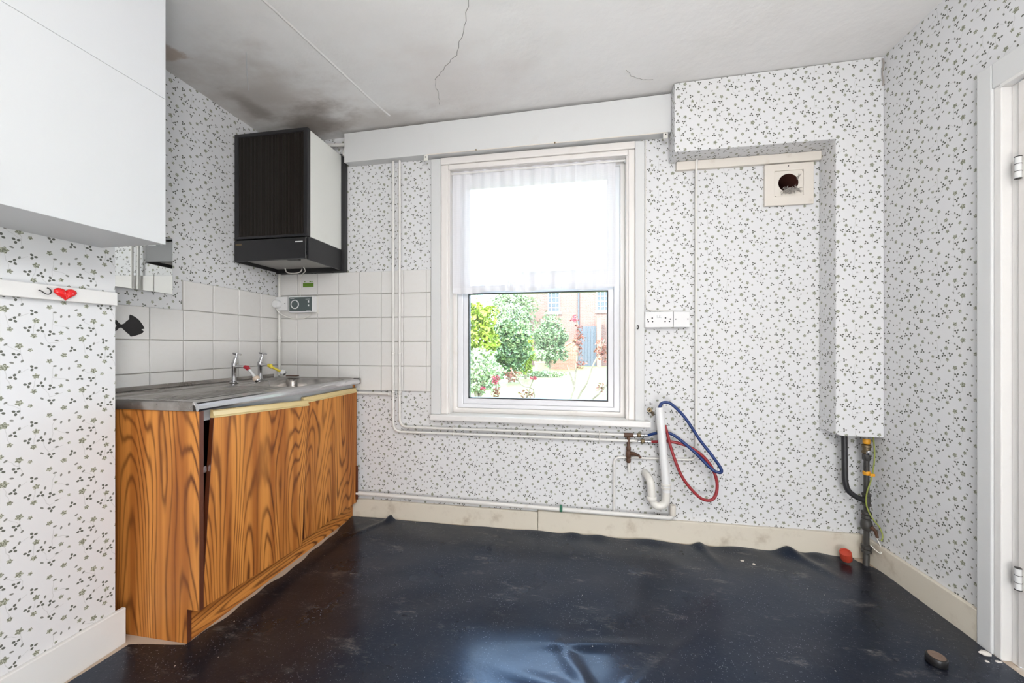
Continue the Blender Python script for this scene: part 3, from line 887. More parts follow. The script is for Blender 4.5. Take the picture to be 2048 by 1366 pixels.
# fish outline in (y, z)
fo = [(-0.940, 1.170), (-0.928, 1.172), (-0.918, 1.160), (-0.906, 1.153), (-0.892, 1.158), (-0.880, 1.170), (-0.868, 1.178), (-0.868, 1.190), (-0.866, 1.198), (-0.852, 1.194),
      (-0.836, 1.186), (-0.822, 1.176), (-0.808, 1.160), (-0.799, 1.146), (-0.797, 1.139), (-0.812, 1.136), (-0.800, 1.128), (-0.806, 1.120), (-0.822, 1.113), (-0.842, 1.107),
      (-0.862, 1.103), (-0.868, 1.112), (-0.878, 1.118), (-0.892, 1.130), (-0.904, 1.140), (-0.916, 1.138), (-0.928, 1.126), (-0.940, 1.122), (-0.933, 1.137), (-0.926, 1.147), (-0.933, 1.158)]
fs_ = MB().prism([(-0.783 + (y + 0.797) * 0.79, z) for y, z in fo], 0, 0.0115, 0.0155).build('fish_ornament', 'fish', bevel=0.001)
tag(fs_, 'flat black fish cut-out stuck to the tiles', 'ornament')

# ------------------------------------------------------------------ boiler
bo = thing('wall_boiler', (0.24, -0.16, 1.53), 'black and white gas boiler hung in the corner over the sink', 'boiler')
MB().box(0.006, 0.497, -0.030, -0.001, 1.528, 2.262).build('back_frame', 'black', bo, bevel=0.003)
MB().box(0.020, 0.472, -0.306, -0.031, 1.664, 2.252).build('case', 'bwhite', bo, bevel=0.002)
ringframe(0.010, 0.474, 1.664, 2.258, 0.026, -0.332, -0.307, 0.014, 0.02).build('front_surround', 'black', bo, bevel=0.004)
def ribs():
    m = MB()
    n = 46
    xs = []
    for k in range(n):
        a = 0.036 + (0.412) * k / n
        w = 0.412 / n
        xs += [(a, 0), (a + w * 0.45, 0), (a + w * 0.5, 1), (a + w * 0.95, 1)]
    xs.append((0.448, 0))
    vs, fs = [], []
    for z in (1.678, 2.238):
        vs += [(x, -0.327 + 0.010 * d, z) for x, d in xs]
    L = len(xs)
    for k in range(L - 1):
        fs.append((k, k + 1, k + 1 + L, k + L))
    return m.add(vs, fs)
ribs().build('grille', 'brownblack', bo, fix=False)
MB().box(0.037, 0.447, -0.3125, -0.308, 1.679, 2.237).build('grille_backing', 'brownblack', bo)
# control housing below: open shell with a drop-down flap
MB().box(0.462, 0.4735, -0.322, -0.031, 1.536, 1.6625).build('housing_side', 'black', bo, bevel=0.002)
MB().box(0.0105, 0.021, -0.322, -0.031, 1.536, 1.6625).build('housing_side', 'black', bo, bevel=0.002)
fp = MB().box(0.0105, 0.464, -0.334, -0.3225, 1.538, 1.657).build('control_flap', 'black', bo, bevel=0.005, seg=3)
MB().box(0.022, 0.062, -0.3352, -0.3342, 1.628, 1.638).build('badge', 'brass', fp)
MB().box(0.400, 0.446, -0.3352, -0.3342, 1.6315, 1.637).build('badge', 'pelmet', fp)
MB().box(0.022, 0.461, -0.32, -0.031, 1.556, 1.562).build('base_pan', 'flue', bo)
MB().box(0.33, 0.40, -0.318, -0.29, 1.540, 1.552).build('catch', 'dark', bo, bevel=0.002)

def cable(name, pts, r, mat, label=None, cat='cable', n=8, parent=None):
    o = MB().tube(spline(pts, n), r, 8).build(name, mat, parent, smooth=True)
    if label:
        tag(o, label, cat)
    return o
cable('boiler_cable', [(0.10, -0.06, 1.556), (0.11, -0.055, 1.530), (0.15, -0.045, 1.525), (0.19, -0.04, 1.532), (0.20, -0.035, 1.552)], 0.0035, 'ivory', 'looped cream cable hanging under the boiler near the corner')
cable('boiler_cable', [(0.24, -0.07, 1.556), (0.235, -0.05, 1.535), (0.20, -0.03, 1.522), (0.176, -0.016, 1.505), (0.170, -0.012, 1.46), (0.168, -0.012, 1.38)], 0.003, 'ivory', 'thin cream cable dropping from the boiler to the timer')
# pipes leaving the boiler towards the pelmet
tag(MB().tube(fillet([(0.30, -0.05, 2.262), (0.30, -0.05, 2.318), (0.53, -0.022, 2.318)], 0.03), 0.011, 10).build('boiler_pipe', 'pipe', smooth=True), 'upper white pipe running from the boiler top into the pelmet', 'pipe')
tag(MB().tube(fillet([(0.492, -0.034, 2.245), (0.492, -0.034, 2.285), (0.53, -0.024, 2.287)], 0.018), 0.0085, 10).build('boiler_pipe', 'pipe', smooth=True), 'short bent white pipe beside the boiler back frame', 'pipe')

# ------------------------------------------------------------------ timer, spur, sticker
tm = thing('heating_timer', (0.21, -0.02, 1.273), 'white heating timer with a dark green dial panel', 'timer')
MB().box(0.122, 0.300, -0.012, -0.0105, 1.270, 1.380).build('wall_plate', 'ivory', tm)
MB().box(0.118, 0.290, -0.052, -0.0125, 1.275, 1.378).build('casing', 'plast', tm, bevel=0.004)
tp = MB().box(0.125, 0.283, -0.0535, -0.0521, 1.283, 1.371).build('panel', 'teal', tm)
def ringmesh(c, r0, r1, y0, y1, n=32):
    m = MB()
    vs, fs = [], []
    for y in (y0, y1):
        for rr in (r0, r1):
            vs += [(c[0] + rr * math.cos(2 * math.pi * k / n), y, c[1] + rr * math.sin(2 * math.pi * k / n)) for k in range(n)]
    for k in range(n):
        q = (k + 1) % n
        fs += [(k, q, n + q, n + k), (2 * n + k, 3 * n + k, 3 * n + q, 2 * n + q), (k, 2 * n + k, 2 * n + q, q), (n + k, n + q, 3 * n + q, 3 * n + k)]
    return m.add(vs, fs)
ringmesh((0.166, 1.326), 0.0235, 0.0285, -0.0575, -0.0537).build('dial_ring', 'plast', tm)
MB().lathe([(0.021, 0), (0.021, 0.004), (0.010, 0.006)], (0.166, -0.0537, 1.326), (0, -1, 0), 20).build('dial', 'teal', tm)
for i, (xx, zz, w, h) in enumerate(((0.262, 1.342, 0.008, 0.014), (0.262, 1.318, 0.008, 0.010))):
    MB().box(xx - w / 2, xx + w / 2, -0.057, -0.0537, zz - h / 2, zz + h / 2).build('slide_switch', 'plast', tp, bevel=0.001)
MB().box(0.132, 0.160, -0.0542, -0.0536, 1.3625, 1.3645).build('printed_line', 'plast', tp)
MB().box(0.240, 0.270, -0.0542, -0.0536, 1.357, 1.3585).build('printed_line', 'plast', tp)
MB().box(0.246, 0.276, -0.0542, -0.0536, 1.287, 1.289).build('printed_line', 'plast', tp)
sp = thing('fused_spur', (0.05, -0.02, 1.293), 'white socket with a round plug, left of the timer in the corner', 'socket')
MB().box(0.010, 0.096, -0.040, -0.0105, 1.291, 1.378).build('plate', 'plast', sp, bevel=0.003)
MB().lathe([(0.024, 0), (0.026, 0.006), (0.025, 0.026), (0.020, 0.031)], (0.036, -0.0401, 1.330), (0, -1, 0), 20).build('plug', 'plast', sp, smooth=True)
MB().lathe([(0.003, 0), (0.003, 0.001)], (0.082, -0.0403, 1.335), (0, -1, 0), 8).build('screw', 'dark', sp)
cable('timer_flex', [(0.036, -0.055, 1.300), (0.05, -0.05, 1.275), (0.09, -0.025, 1.250), (0.15, -0.018, 1.238), (0.21, -0.018, 1.244), (0.245, -0.020, 1.258), (0.25, -0.03, 1.276)], 0.0036, 'ivory', 'cream flex drooping between plug and timer')
st = thing('green_sticker', (0.225, -0.011, 1.44), 'small green and white sticker on a tile under the boiler', 'sticker')
MB().box(0.188, 0.264, -0.0115, -0.0108, 1.441, 1.467).build('green_field', 'green', st)
MB().box(0.188, 0.264, -0.0115, -0.0108, 1.4672, 1.482).build('white_field', 'tile', st)
for xx, w in ((0.196, 0.010), (0.234, 0.014), (0.252, 0.006)):
    MB().box(xx, xx + w, -0.0121, -0.0116, 1.472, 1.477).build('printed_mark', 'green', st)

# ------------------------------------------------------------------ pipes on the back wall
def clip(xc, yc, z, parent, r, axis='z', mat='pipe'):
    d = {'z': (0, 0, 1), 'x': (1, 0, 0)}[axis]
    c = (xc, yc, z - 0.009) if axis == 'z' else (xc - 0.009, yc, z)
    return MB().lathe([(r + 0.001, 0), (r + 0.0035, 0.001), (r + 0.0035, 0.006), (r + 0.0015, 0.007), (r + 0.0015, 0.011), (r + 0.0035, 0.012), (r + 0.0035, 0.017), (r + 0.001, 0.018)], c, d, 14).build('fitting', mat, parent, smooth=True)
PY = -0.024
p1 = tag(MB().tube(fillet([(0.816, PY, 2.190), (0.816, PY, 0.541), (1.5, PY, 0.543), (2.245, PY, 0.543)], 0.055), 0.0078, 12).build('heating_pipe', 'pipe', smooth=True),
         'left of two tall white pipes by the tiles, turning right below the sill', 'pipe', 'pair of white pipes')
p2 = tag(MB().tube(fillet([(0.858, PY, 2.190), (0.858, PY, 0.572), (1.5, PY, 0.573), (2.182, PY, 0.574)], 0.055), 0.0078, 12).build('heating_pipe', 'pipe', smooth=True),
         'right of two tall white pipes by the tiles, turning right close under the sill', 'pipe', 'pair of white pipes')
for z in (1.02, 0.788):
    clip(0.816, PY, z, p1, 0.0078)
    clip(0.858, PY, z, p2, 0.0078)
clip(0.816, PY, 0.766, p1, 0.0078)
clip(0.858, PY, 0.766, p2, 0.0078)
for x in (1.20, 2.045):
    for pp, z in ((p1, 0.543), (p2, 0.574)):
        c = MB().box(x - 0.004, x + 0.004, PY + 0.007, 0.0, z - 0.013, z + 0.013).build('clip', 'pipe', pp, bevel=0.002)
        MB().tube([(x, PY - 0.010, z - 0.012), (x, PY - 0.010, z + 0.012)], 0.003, 6).build('clip_strap', 'pipe', c)
sp1 = tag(MB().tube([(0.52, PY, 0.773), (0.800, PY, 0.771)], 0.0085, 12).build('sink_pipe', 'pipe', smooth=True), 'short level white pipe leaving the sink unit at worktop height', 'pipe')
clip(0.793, PY, 0.771, sp1, 0.009, 'x')
cpp = tag(MB().tube([(0.0275, -0.024, 1.525), (0.0275, -0.024, 0.875)], 0.0085, 10).build('corner_pipe', 'pipe', smooth=True), 'cream pipe down the tiled corner behind the taps', 'pipe')
clip(0.0275, -0.024, 1.115, cpp, 0.0085)
# waste pipe along the skirting
wp = tag(MB().tube(fillet([(0.566, -0.034, 0.1545), (1.5, -0.034, 0.147), (2.427, -0.034, 0.140), (2.427, -0.034, 0.205)], 0.026), 0.0118, 12).build('skirting_pipe', 'pipe', smooth=True),
         'cream pipe running low along the skirting board', 'pipe')
MB().lathe([(0.0145, 0), (0.0155, 0.004), (0.0155, 0.05), (0.0145, 0.056)], (2.427, -0.034, 0.155), (0, 0, 1), 14).build('elbow', 'platec', wp, smooth=True)
gc = MB().lathe([(0.0122, 0), (0.0150, 0.003), (0.0150, 0.013), (0.0122, 0.016)], (1.825, -0.034, 0.1445), (1, 0, -0.008), 12).build('clip', 'greenclip', wp)
MB().box(1.826, 1.840, -0.050, -0.036, 0.152, 0.172).build('clip_lug', 'greenclip', gc)
# thin pipe from the bulkhead down, left and down to the skirting pipe
gp = tag(MB().tube(fillet([(2.549, -0.030, 2.054), (2.549, -0.016, 1.99), (2.549, -0.014, 0.452), (2.124, -0.014, 0.447), (2.124, -0.014, 0.150)], 0.035), 0.0062, 10).build('thin_gas_pipe', 'pipe', smooth=True),
         'thin white pipe from the bulkhead down past the sockets, looping left below', 'pipe')
clip(2.549, -0.014, 0.480, gp, 0.0062)
# brown tee and drain cock
dc = thing('drain_cock', (2.20, -0.024, 0.36), 'rusty brown tee and drain cock below the window sill', 'valve')
MB().tube([(2.176, PY, 0.574), (2.226, PY, 0.574)], 0.012, 12).build('tee', 'rust', dc, smooth=True)
MB().lathe([(0.009, 0), (0.009, -0.055), (0.0125, -0.060), (0.0125, -0.075), (0.010, -0.080), (0.014, -0.088), (0.014, -0.115), (0.010, -0.120), (0.013, -0.124), (0.012, -0.142), (0.008, -0.146)], (2.200, PY, 0.568), (0, 0, 1), 12).build('valve_body', 'rust', dc, smooth=True)
MB().tube([(2.208, PY, 0.473), (2.228, PY - 0.02, 0.478), (2.246, PY - 0.03, 0.473)], [0.012, 0.010, 0.006], 10).build('spindle', 'rust', dc, smooth=True)
MB().tube([(2.244, PY - 0.034, 0.480), (2.258, PY - 0.036, 0.462)], 0.0065, 8).build('lever', 'rust', dc, smooth=True)
MB().tube([(2.203, PY, 0.425), (2.203, PY, 0.372)], 0.0085, 10).build('tail_pipe', 'pipe', dc, smooth=True)
def connector(name, x, z, label):
    t = thing(name, (x, PY, z), label, 'valve')
    MB().tube([(x, PY, z), (x + 0.022, PY, z)], 0.0065, 10).build('stub', 'chrome', t, smooth=True)
    MB().lathe([(0.010, 0), (0.0118, 0.003), (0.0118, 0.018), (0.010, 0.021)], (x + 0.018, PY, z), (1, 0, 0), 6).build('hex_nut', 'brass', t)
    MB().lathe([(0.0075, 0), (0.0075, 0.016), (0.0105, 0.018), (0.0105, 0.034), (0.008, 0.036)], (x + 0.038, PY, z), (1, 0, 0), 12).build('tailpiece', 'chrome', t, smooth=True)
    MB().box(x + 0.022, x + 0.030, PY - 0.020, PY - 0.010, z - 0.004, z + 0.012).build('lever', 'brass', t, bevel=0.001)
connector('hose_valve', 2.226, 0.576, 'upper brass and chrome hose valve feeding the blue hose')
connector('hose_valve', 2.245, 0.543, 'lower brass and chrome hose valve feeding the red hose')
bv = thing('brass_stub', (2.315, -0.03, 0.69), 'small brass tap stub at the right end of the sill', 'valve')
MB().tube([(2.330, -0.012, 0.688), (2.322, -0.040, 0.703), (2.306, -0.060, 0.718)], [0.007, 0.008, 0.009], 10).build('body', 'brass', bv, smooth=True)
ringmesh((2.301, 0.722), 0.006, 0.0115, -0.074, -0.060, 16).build('mouth', 'brass', bv)

# standpipe trap
sd = thing('standpipe', (2.35, -0.09, 0.2), 'white plastic standpipe with a swan-neck trap', 'pipe')
top, bot = Vector((2.347, -0.09, 0.742)), Vector((2.382, -0.09, 0.30))
m = MB()
m.tube([top, bot], 0.0205, 18, caps=False)
m.tube([top + Vector((0, 0, -0.001)), bot], 0.0175, 18, caps=False)
n = 18
for k in range(n):
    q = (k + 1) % n
    m.f.append([k, q, 2 * n + q, 2 * n + k])
m.build('upright', 'plast', sd, smooth=True, fix=False)
MB().tube([(2.3685, -0.09, 0.472), (2.3695, -0.09, 0.462)], 0.0222, 18).build('seam_ring', 'plast', sd, smooth=True)
for z, r_ in ((0.333, 0.0245), (0.316, 0.0255)):
    MB().lathe([(r_ - 0.003, 0), (r_, 0.002), (r_, 0.009), (r_ - 0.003, 0.011)], (2.380, -0.09, z), (0, 0, 1), 20).build('collar', 'ivory', sd, smooth=True)
MB().tube(spline([(2.381, -0.09, 0.31), (2.380, -0.09, 0.262), (2.370, -0.09, 0.234), (2.345, -0.09, 0.222), (2.320, -0.09, 0.234), (2.309, -0.09, 0.262), (2.307, -0.088, 0.305), (2.303, -0.083, 0.345), (2.297, -0.06, 0.362), (2.292, -0.03, 0.366), (2.290, -0.001, 0.366)], 6), 0.0200, 16).build('trap', 'ivory', sd, smooth=True)
MB().lathe([(0.024, 0), (0.0255, 0.003), (0.0255, 0.016), (0.022, 0.020)], (2.309, -0.089, 0.252), (-0.04, 0, 1), 18).build('trap_nut', 'ivory', sd, smooth=True)

hb = [(2.300, PY, 0.576), (2.325, -0.036, 0.588), (2.37, -0.05, 0.602), (2.405, -0.06, 0.600), (2.445, -0.072, 0.578), (2.522, -0.09, 0.512), (2.592, -0.105, 0.440), (2.622, -0.115, 0.424),
      (2.637, -0.12, 0.428), (2.632, -0.12, 0.452), (2.590, -0.115, 0.515), (2.540, -0.105, 0.583), (2.473, -0.097, 0.690), (2.412, -0.092, 0.755), (2.380, -0.09, 0.768), (2.357, -0.09, 0.760), (2.348, -0.09, 0.735), (2.351, -0.09, 0.700)]
tag(MB().tube(spline(hb, 7), 0.0078, 12).build('blue_hose', 'blue', smooth=True), 'blue rubber hose looping from the valve into the standpipe', 'hose')
hrd = [(2.319, PY, 0.543), (2.345, -0.040, 0.548), (2.40, -0.054, 0.556), (2.486, -0.072, 0.541), (2.556, -0.085, 0.499), (2.604, -0.09, 0.437), (2.627, -0.092, 0.362), (2.618, -0.094, 0.296),
       (2.586, -0.096, 0.271), (2.534, -0.096, 0.291), (2.461, -0.092, 0.380), (2.414, -0.080, 0.505), (2.393, -0.060, 0.600), (2.383, -0.048, 0.640)]
tag(MB().tube(spline(hrd, 7), 0.0078, 12).build('red_hose', 'hred', smooth=True), 'red rubber hose hanging in a loop beside the standpipe', 'hose')

# ------------------------------------------------------------------ sockets right of the window
so = thing('double_socket', (2.356, -0.02, 1.163), 'white double power socket right of the window', 'socket')
MB().box(2.285, 2.4295, -0.034, -0.0005, 1.1625, 1.2475).build('plate', 'plast', so, bevel=0.003)
def pinhole(x, z, parent, r=0.0038):
    MB().lathe([(r, 0), (r, 0.0008)], (x, -0.0341, z), (0, -1, 0), 10).build('pin_hole', 'gasket', parent)
for cx in (2.313, 2.399):
    sgn = 1 if cx < 2.35 else -1
    pinhole(cx + 0.009 * sgn, 1.2135, so, 0.0042)
    pinhole(cx - 0.011, 1.194, so)
    pinhole(cx + 0.011, 1.194, so)
pinhole(2.299, 1.2045, so, 0.0034)
pinhole(2.4145, 1.2065, so, 0.0034)
for xx in (2.351, 2.364):
    MB().box(xx - 0.005, xx + 0.005, -0.0375, -0.0342, 1.214, 1.230).build('rocker_switch', 'plast', so, bevel=0.0015)
bs = thing('blank_plate', (2.47, -0.02, 1.163), 'small square white outlet plate beside the double socket', 'socket')
MB().box(2.4315, 2.513, -0.034, -0.0005, 1.1630, 1.2465).build('plate', 'plast', bs, bevel=0.003)
for xx in (2.442, 2.503):
    MB().lathe([(0.003, 0), (0.003, 0.0008)], (xx, -0.0341, 1.206), (0, -1, 0), 10).build('screw', 'dark', bs)
cb = cable('surface_cable', [(2.293, -0.005, 2.195), (2.2925, -0.005, 1.9), (2.292, -0.005, 1.6), (2.2925, -0.005, 1.33), (2.298, -0.006, 1.275), (2.320, -0.007, 1.258), (2.36, -0.008, 1.2545), (2.40, -0.009, 1.2535), (2.445, -0.010, 1.250)], 0.0038, 'pipe', 'white cable clipped down the wall beside the window to the sockets')
for z in (1.92, 1.70, 1.50, 1.34):
    MB().box(2.2885, 2.2985, -0.0105, 0.0, z - 0.004, z + 0.004).build('cable_clip', 'ivory', cb, bevel=0.001)
sh = MB().tube(spline([(2.250, -0.020, 1.176), (2.250, -0.026, 1.172), (2.251, -0.032, 1.163), (2.247, -0.036, 1.155), (2.243, -0.037, 1.160)], 4), 0.0028, 8).build('screw_hook', 'dark', smooth=True)
tag(sh, 'tiny black screw hook on the right window architrave', 'hook')

# ------------------------------------------------------------------ flue plate
fpz = thing('flue_plate', (2.998, -0.01, 1.79), 'square cream board with a round flue hole below the bulkhead', 'vent plate')
def holed(a, b, c, d, cx, cz, r, y0, y1, n=40):
    m = MB()
    vs, fs = [], []
    out = []
    for k in range(n):
        t = 2 * math.pi * k / n
        dx, dz = math.cos(t), math.sin(t)
        sx = ((b - cx) if dx > 0 else (a - cx)) / dx if abs(dx) > 1e-6 else 1e9
        sz = ((d - cz) if dz > 0 else (c - cz)) / dz if abs(dz) > 1e-6 else 1e9
        q = min(sx, sz)
        out.append((cx + dx * q, cz + dz * q))
    for y in (y0, y1):
        vs += [(p[0], y, p[1]) for p in out]
        vs += [(cx + r * math.cos(2 * math.pi * k / n), y, cz + r * math.sin(2 * math.pi * k / n)) for k in range(n)]
    for k in range(n):
        q = (k + 1) % n
        fs += [(k, q, n + q, n + k), (2 * n + k, 3 * n + k, 3 * n + q, 2 * n + q), (k, 2 * n + k, 2 * n + q, q), (n + k, n + q, 3 * n + q, 3 * n + k)]
    return m.add(vs, fs)
HX, HZ = 2.996, 1.905
ringframe(2.884, 3.112, 1.790, 2.0035, 0.047, -0.016, -0.0005, 0.046, 0.036).build('outer_board', 'platec', fpz, bevel=0.002)
holed(2.9315, 3.0645, 1.8365, 1.967, HX, HZ, 0.047, -0.012, -0.0005).build('inner_board', 'platec', fpz)
m = MB()
m.tube([(HX, -0.011, HZ), (HX, 0.18, HZ)], 0.0468, 28, caps=False)
m.f.append([28 + k for k in range(28)])
m.build('flue_liner', 'hole', fpz, smooth=True, fix=False)
MB().lathe([(0.003, 0), (0.003, 0.001)], (2.994, -0.0165, 1.990), (0, -1, 0), 8).build('screw', 'dark', fpz)
# tuft of grey lint in the hole
ln = MB()
for k in range(46):
    a = rnd.uniform(-0.026, 0.034)
    p = Vector((HX + 0.002 + a, -0.016 - rnd.uniform(0, 0.010), HZ - 0.037 + rnd.uniform(-0.012, 0.010)))
    pts = [p]
    for q in range(4):
        p = p + Vector((rnd.uniform(-0.011, 0.011), rnd.uniform(-0.003, 0.003), rnd.uniform(-0.009, 0.006)))
        pts.append(p)
    ln.tube(pts, [0.0016, 0.002, 0.0018, 0.0013, 0.0007], 4)
for base, tip in (((HX + 0.03, -0.018, HZ - 0.028), (HX + 0.062, -0.016, HZ - 0.052)), ((HX + 0.040, -0.017, HZ + 0.012), (HX + 0.052, -0.0165, HZ + 0.040))):
    b_, t_ = Vector(base), Vector(tip)
    for k in range(5):
        ln.tube([b_ + Vector((rnd.uniform(-0.004, 0.004), 0, rnd.uniform(-0.004, 0.004))), (b_ + t_) / 2 + Vector((rnd.uniform(-0.006, 0.006), 0, rnd.uniform(-0.006, 0.006))), t_ + Vector((rnd.uniform(-0.006, 0.006), 0, rnd.uniform(-0.006, 0.006)))], [0.0014, 0.0012, 0.0006], 4)
lo = ln.build('lint_tuft', 'lint', fix=False)
tag(lo, 'tuft of grey lint caught in the flue hole', 'lint', kind='stuff')

# ------------------------------------------------------------------ pipes below the corner boxing
tag(MB().tube(fillet([(3.211, -0.075, 0.655), (3.214, -0.075, 0.40), (3.225, -0.075, 0.355), (3.262, -0.075, 0.325), (3.300, -0.075, 0.312)], 0.02), 0.0125, 14).build('black_waste_pipe', 'blackpipe', smooth=True),
    'bent black plastic pipe under the corner boxing', 'pipe')
gr = thing('gas_riser', (3.306, -0.075, 0.0), 'dark iron gas riser with fittings in the right corner', 'pipe')
gx, gy = 3.306, -0.075
MB().tube([(gx, gy, 0.635), (gx, gy, 0.60)], 0.008, 10).build('upper_pipe', 'flue', gr, smooth=True)
MB().lathe([(0.0125, 0), (0.0145, 0.004), (0.0145, 0.020), (0.012, 0.024)], (gx, gy, 0.588), (0, 0, 1), 12).build('tape_band', 'amber', gr, smooth=True)
MB().lathe([(0.014, 0), (0.018, 0.004), (0.018, 0.012), (0.015, 0.015), (0.016, 0.030), (0.0185, 0.032), (0.0185, 0.042), (0.013, 0.046)], (gx, gy, 0.540), (0, 0, 1), 14).build('union', 'brass', gr, smooth=True)
MB().lathe([(0.013, 0), (0.013, 0.008), (0.009, 0.012)], (gx, gy - 0.016, 0.549), (0, -1, 0), 14).build('test_point', 'chrome', gr, smooth=True)
MB().lathe([(0.0125, 0), (0.016, 0.006), (0.0165, 0.028), (0.013, 0.034)], (gx, gy, 0.507), (0, 0, 1), 12).build('valve_body', 'iron', gr, smooth=True)
MB().tube([(gx, gy, 0.51), (gx, gy, 0.02)], 0.0115, 12).build('riser_pipe', 'iron', gr, smooth=True)
MB().tube([(gx - 0.018, gy - 0.012, 0.535), (gx - 0.019, gy - 0.013, 0.48), (gx - 0.010, gy - 0.012, 0.455)], 0.0022, 6).build('bonding_strap', 'dark', gr, smooth=True)
MB().lathe([(0.013, 0), (0.0150, 0.003), (0.0150, 0.016), (0.013, 0.019)], (gx, gy, 0.437), (0, 0, 1), 12).build('tape_band', 'amber', gr, smooth=True)
MB().box(gx + 0.002, gx + 0.022, gy - 0.024, gy - 0.014, 0.436, 0.450).build('tape_tail', 'amber', gr, bevel=0.003)
MB().lathe([(0.013, 0), (0.0185, 0.003), (0.0185, 0.012), (0.0155, 0.015), (0.0155, 0.048), (0.0185, 0.051), (0.0185, 0.060), (0.013, 0.063)], (gx, gy, 0.286), (0, 0, 1), 14).build('tee_fitting', 'iron', gr, smooth=True)
MB().lathe([(0.013, 0), (0.0205, 0.004), (0.0205, 0.016), (0.016, 0.018), (0.0205, 0.024), (0.0205, 0.034), (0.013, 0.038)], (gx, gy, 0.225), (0, 0, 1), 8).build('coupling', 'iron', gr)
MB().lathe([(0.014, 0), (0.022, 0.008), (0.024, 0.026), (0.021, 0.046), (0.014, 0.054)], (gx, gy, 0.168), (0, 0, 1), 12).build('cock_body', 'iron', gr, smooth=True)
MB().tube([(gx + 0.004, gy - 0.022, 0.196), (gx + 0.018, gy - 0.030, 0.178), (gx + 0.024, gy - 0.032, 0.150)], [0.010, 0.007, 0.006], 8).build('cock_lever', 'rust', gr, smooth=True)
MB().lathe([(0.013, 0), (0.0205, 0.003), (0.0205, 0.014), (0.017, 0.017), (0.0215, 0.024), (0.0215, 0.036), (0.013, 0.040)], (gx, gy, 0.058), (0, 0, 1), 8).build('lower_coupling', 'iron', gr)
MB().tube([(gx, gy, 0.05), (gx - 0.010, gy - 0.012, 0.0)], 0.0130, 10).build('floor_stub', 'iron', gr, smooth=True)
cable('earth_wire', [(3.322, -0.094, 0.630), (3.326, -0.096, 0.55), (3.322, -0.096, 0.48), (3.312, -0.095, 0.42), (3.293, -0.098, 0.36), (3.289, -0.098, 0.31), (3.298, -0.10, 0.27), (3.312, -0.11, 0.235), (3.330, -0.12, 0.205), (3.336, -0.13, 0.170), (3.330, -0.13, 0.145)], 0.0030, 'gy', 'green and yellow earth wire twisting down the gas riser', n=10)
cable('loose_wire', [(3.310, -0.095, 0.105), (3.318, -0.12, 0.092), (3.326, -0.135, 0.09), (3.333, -0.12, 0.12), (3.330, -0.10, 0.15)], 0.0022, 'ivory', 'thin pale wire end curling at the foot of the riser')

# ------------------------------------------------------------------ things lying on the floor
rp = thing('clay_cap', (3.215, -0.075, 0.01), 'chipped orange-red clay cap by the right corner skirting', 'cap')
def tilted_lathe(prof, c, tilt, n=18):
    return MB().lathe(prof, c, tilt, n)
tilted_lathe([(0.022, 0.0), (0.024, 0.006), (0.0235, 0.034), (0.0225, 0.040)], (3.222, -0.072, 0.018), (-0.28, -0.30, 0.9)).build('wall', 'redclay', rp, smooth=True)
tilted_lathe([(0.0235, 0), (0.0235, 0.006), (0.018, 0.0062), (0.0175, 0.002), (0.004, 0.001)], (3.211, -0.084, 0.053), (-0.28, -0.30, 0.9)).build('rim', 'redclay', rp)
fc = thing('rubber_stop', (3.098, -0.691, 0.006), 'round black rubber stop lying on the lino near the door', 'door stop')
MB().lathe([(0.024, 0), (0.0265, 0.003), (0.0265, 0.024), (0.025, 0.0265)], (3.098, -0.691, 0.0045), (0.02, -0.03, 1), 28).build('body', 'cap', fc, smooth=True)
MB().lathe([(0.0215, 0), (0.0215, 0.0015), (0.012, 0.0018), (0.011, 0.0005), (0.003, 0.0005)], (3.0985, -0.6918, 0.0312), (0.02, -0.03, 1), 28).build('top_disc', 'capb', fc)
def crumb(c, s, label):
    m = MB()
    n1, n2 = 8, 6
    for j in range(n2 + 1):
        for i in range(n1):
            a, b = 2 * math.pi * i / n1, math.pi * j / n2
            k = 1 + rnd.uniform(-0.3, 0.3)
            m.v.append(Vector((c[0] + s[0] * k * math.sin(b) * math.cos(a), c[1] + s[1] * k * math.sin(b) * math.sin(a), c[2] + s[2] * (1 - math.cos(b)) * 0.9)))
    for j in range(n2):
        for i in range(n1):
            m.f.append([j * n1 + i, j * n1 + (i + 1) % n1, (j + 1) * n1 + (i + 1) % n1, (j + 1) * n1 + i])
    o = m.build('plaster_crumb', 'plaster')
    tag(o, label, 'debris', 'plaster crumbs on the lino')
crumb((3.295, -0.622, 0.003), (0.018, 0.011, 0.008), 'largest pale plaster crumb at the foot of the door frame')
crumb((3.310, -0.650, 0.003), (0.009, 0.006, 0.003), 'flat pale plaster flake just in front of the largest crumb')
crumb((3.272, -0.655, 0.003), (0.006, 0.005, 0.003), 'smallest plaster crumb by the door frame')
crumb((2.722, -0.150, 0.004), (0.010, 0.006, 0.002), 'white paint flake on the lino near the back skirting')
crumb((2.765, -0.172, 0.004), (0.007, 0.007, 0.002), 'round white flake beside the paint flake near the back skirting')

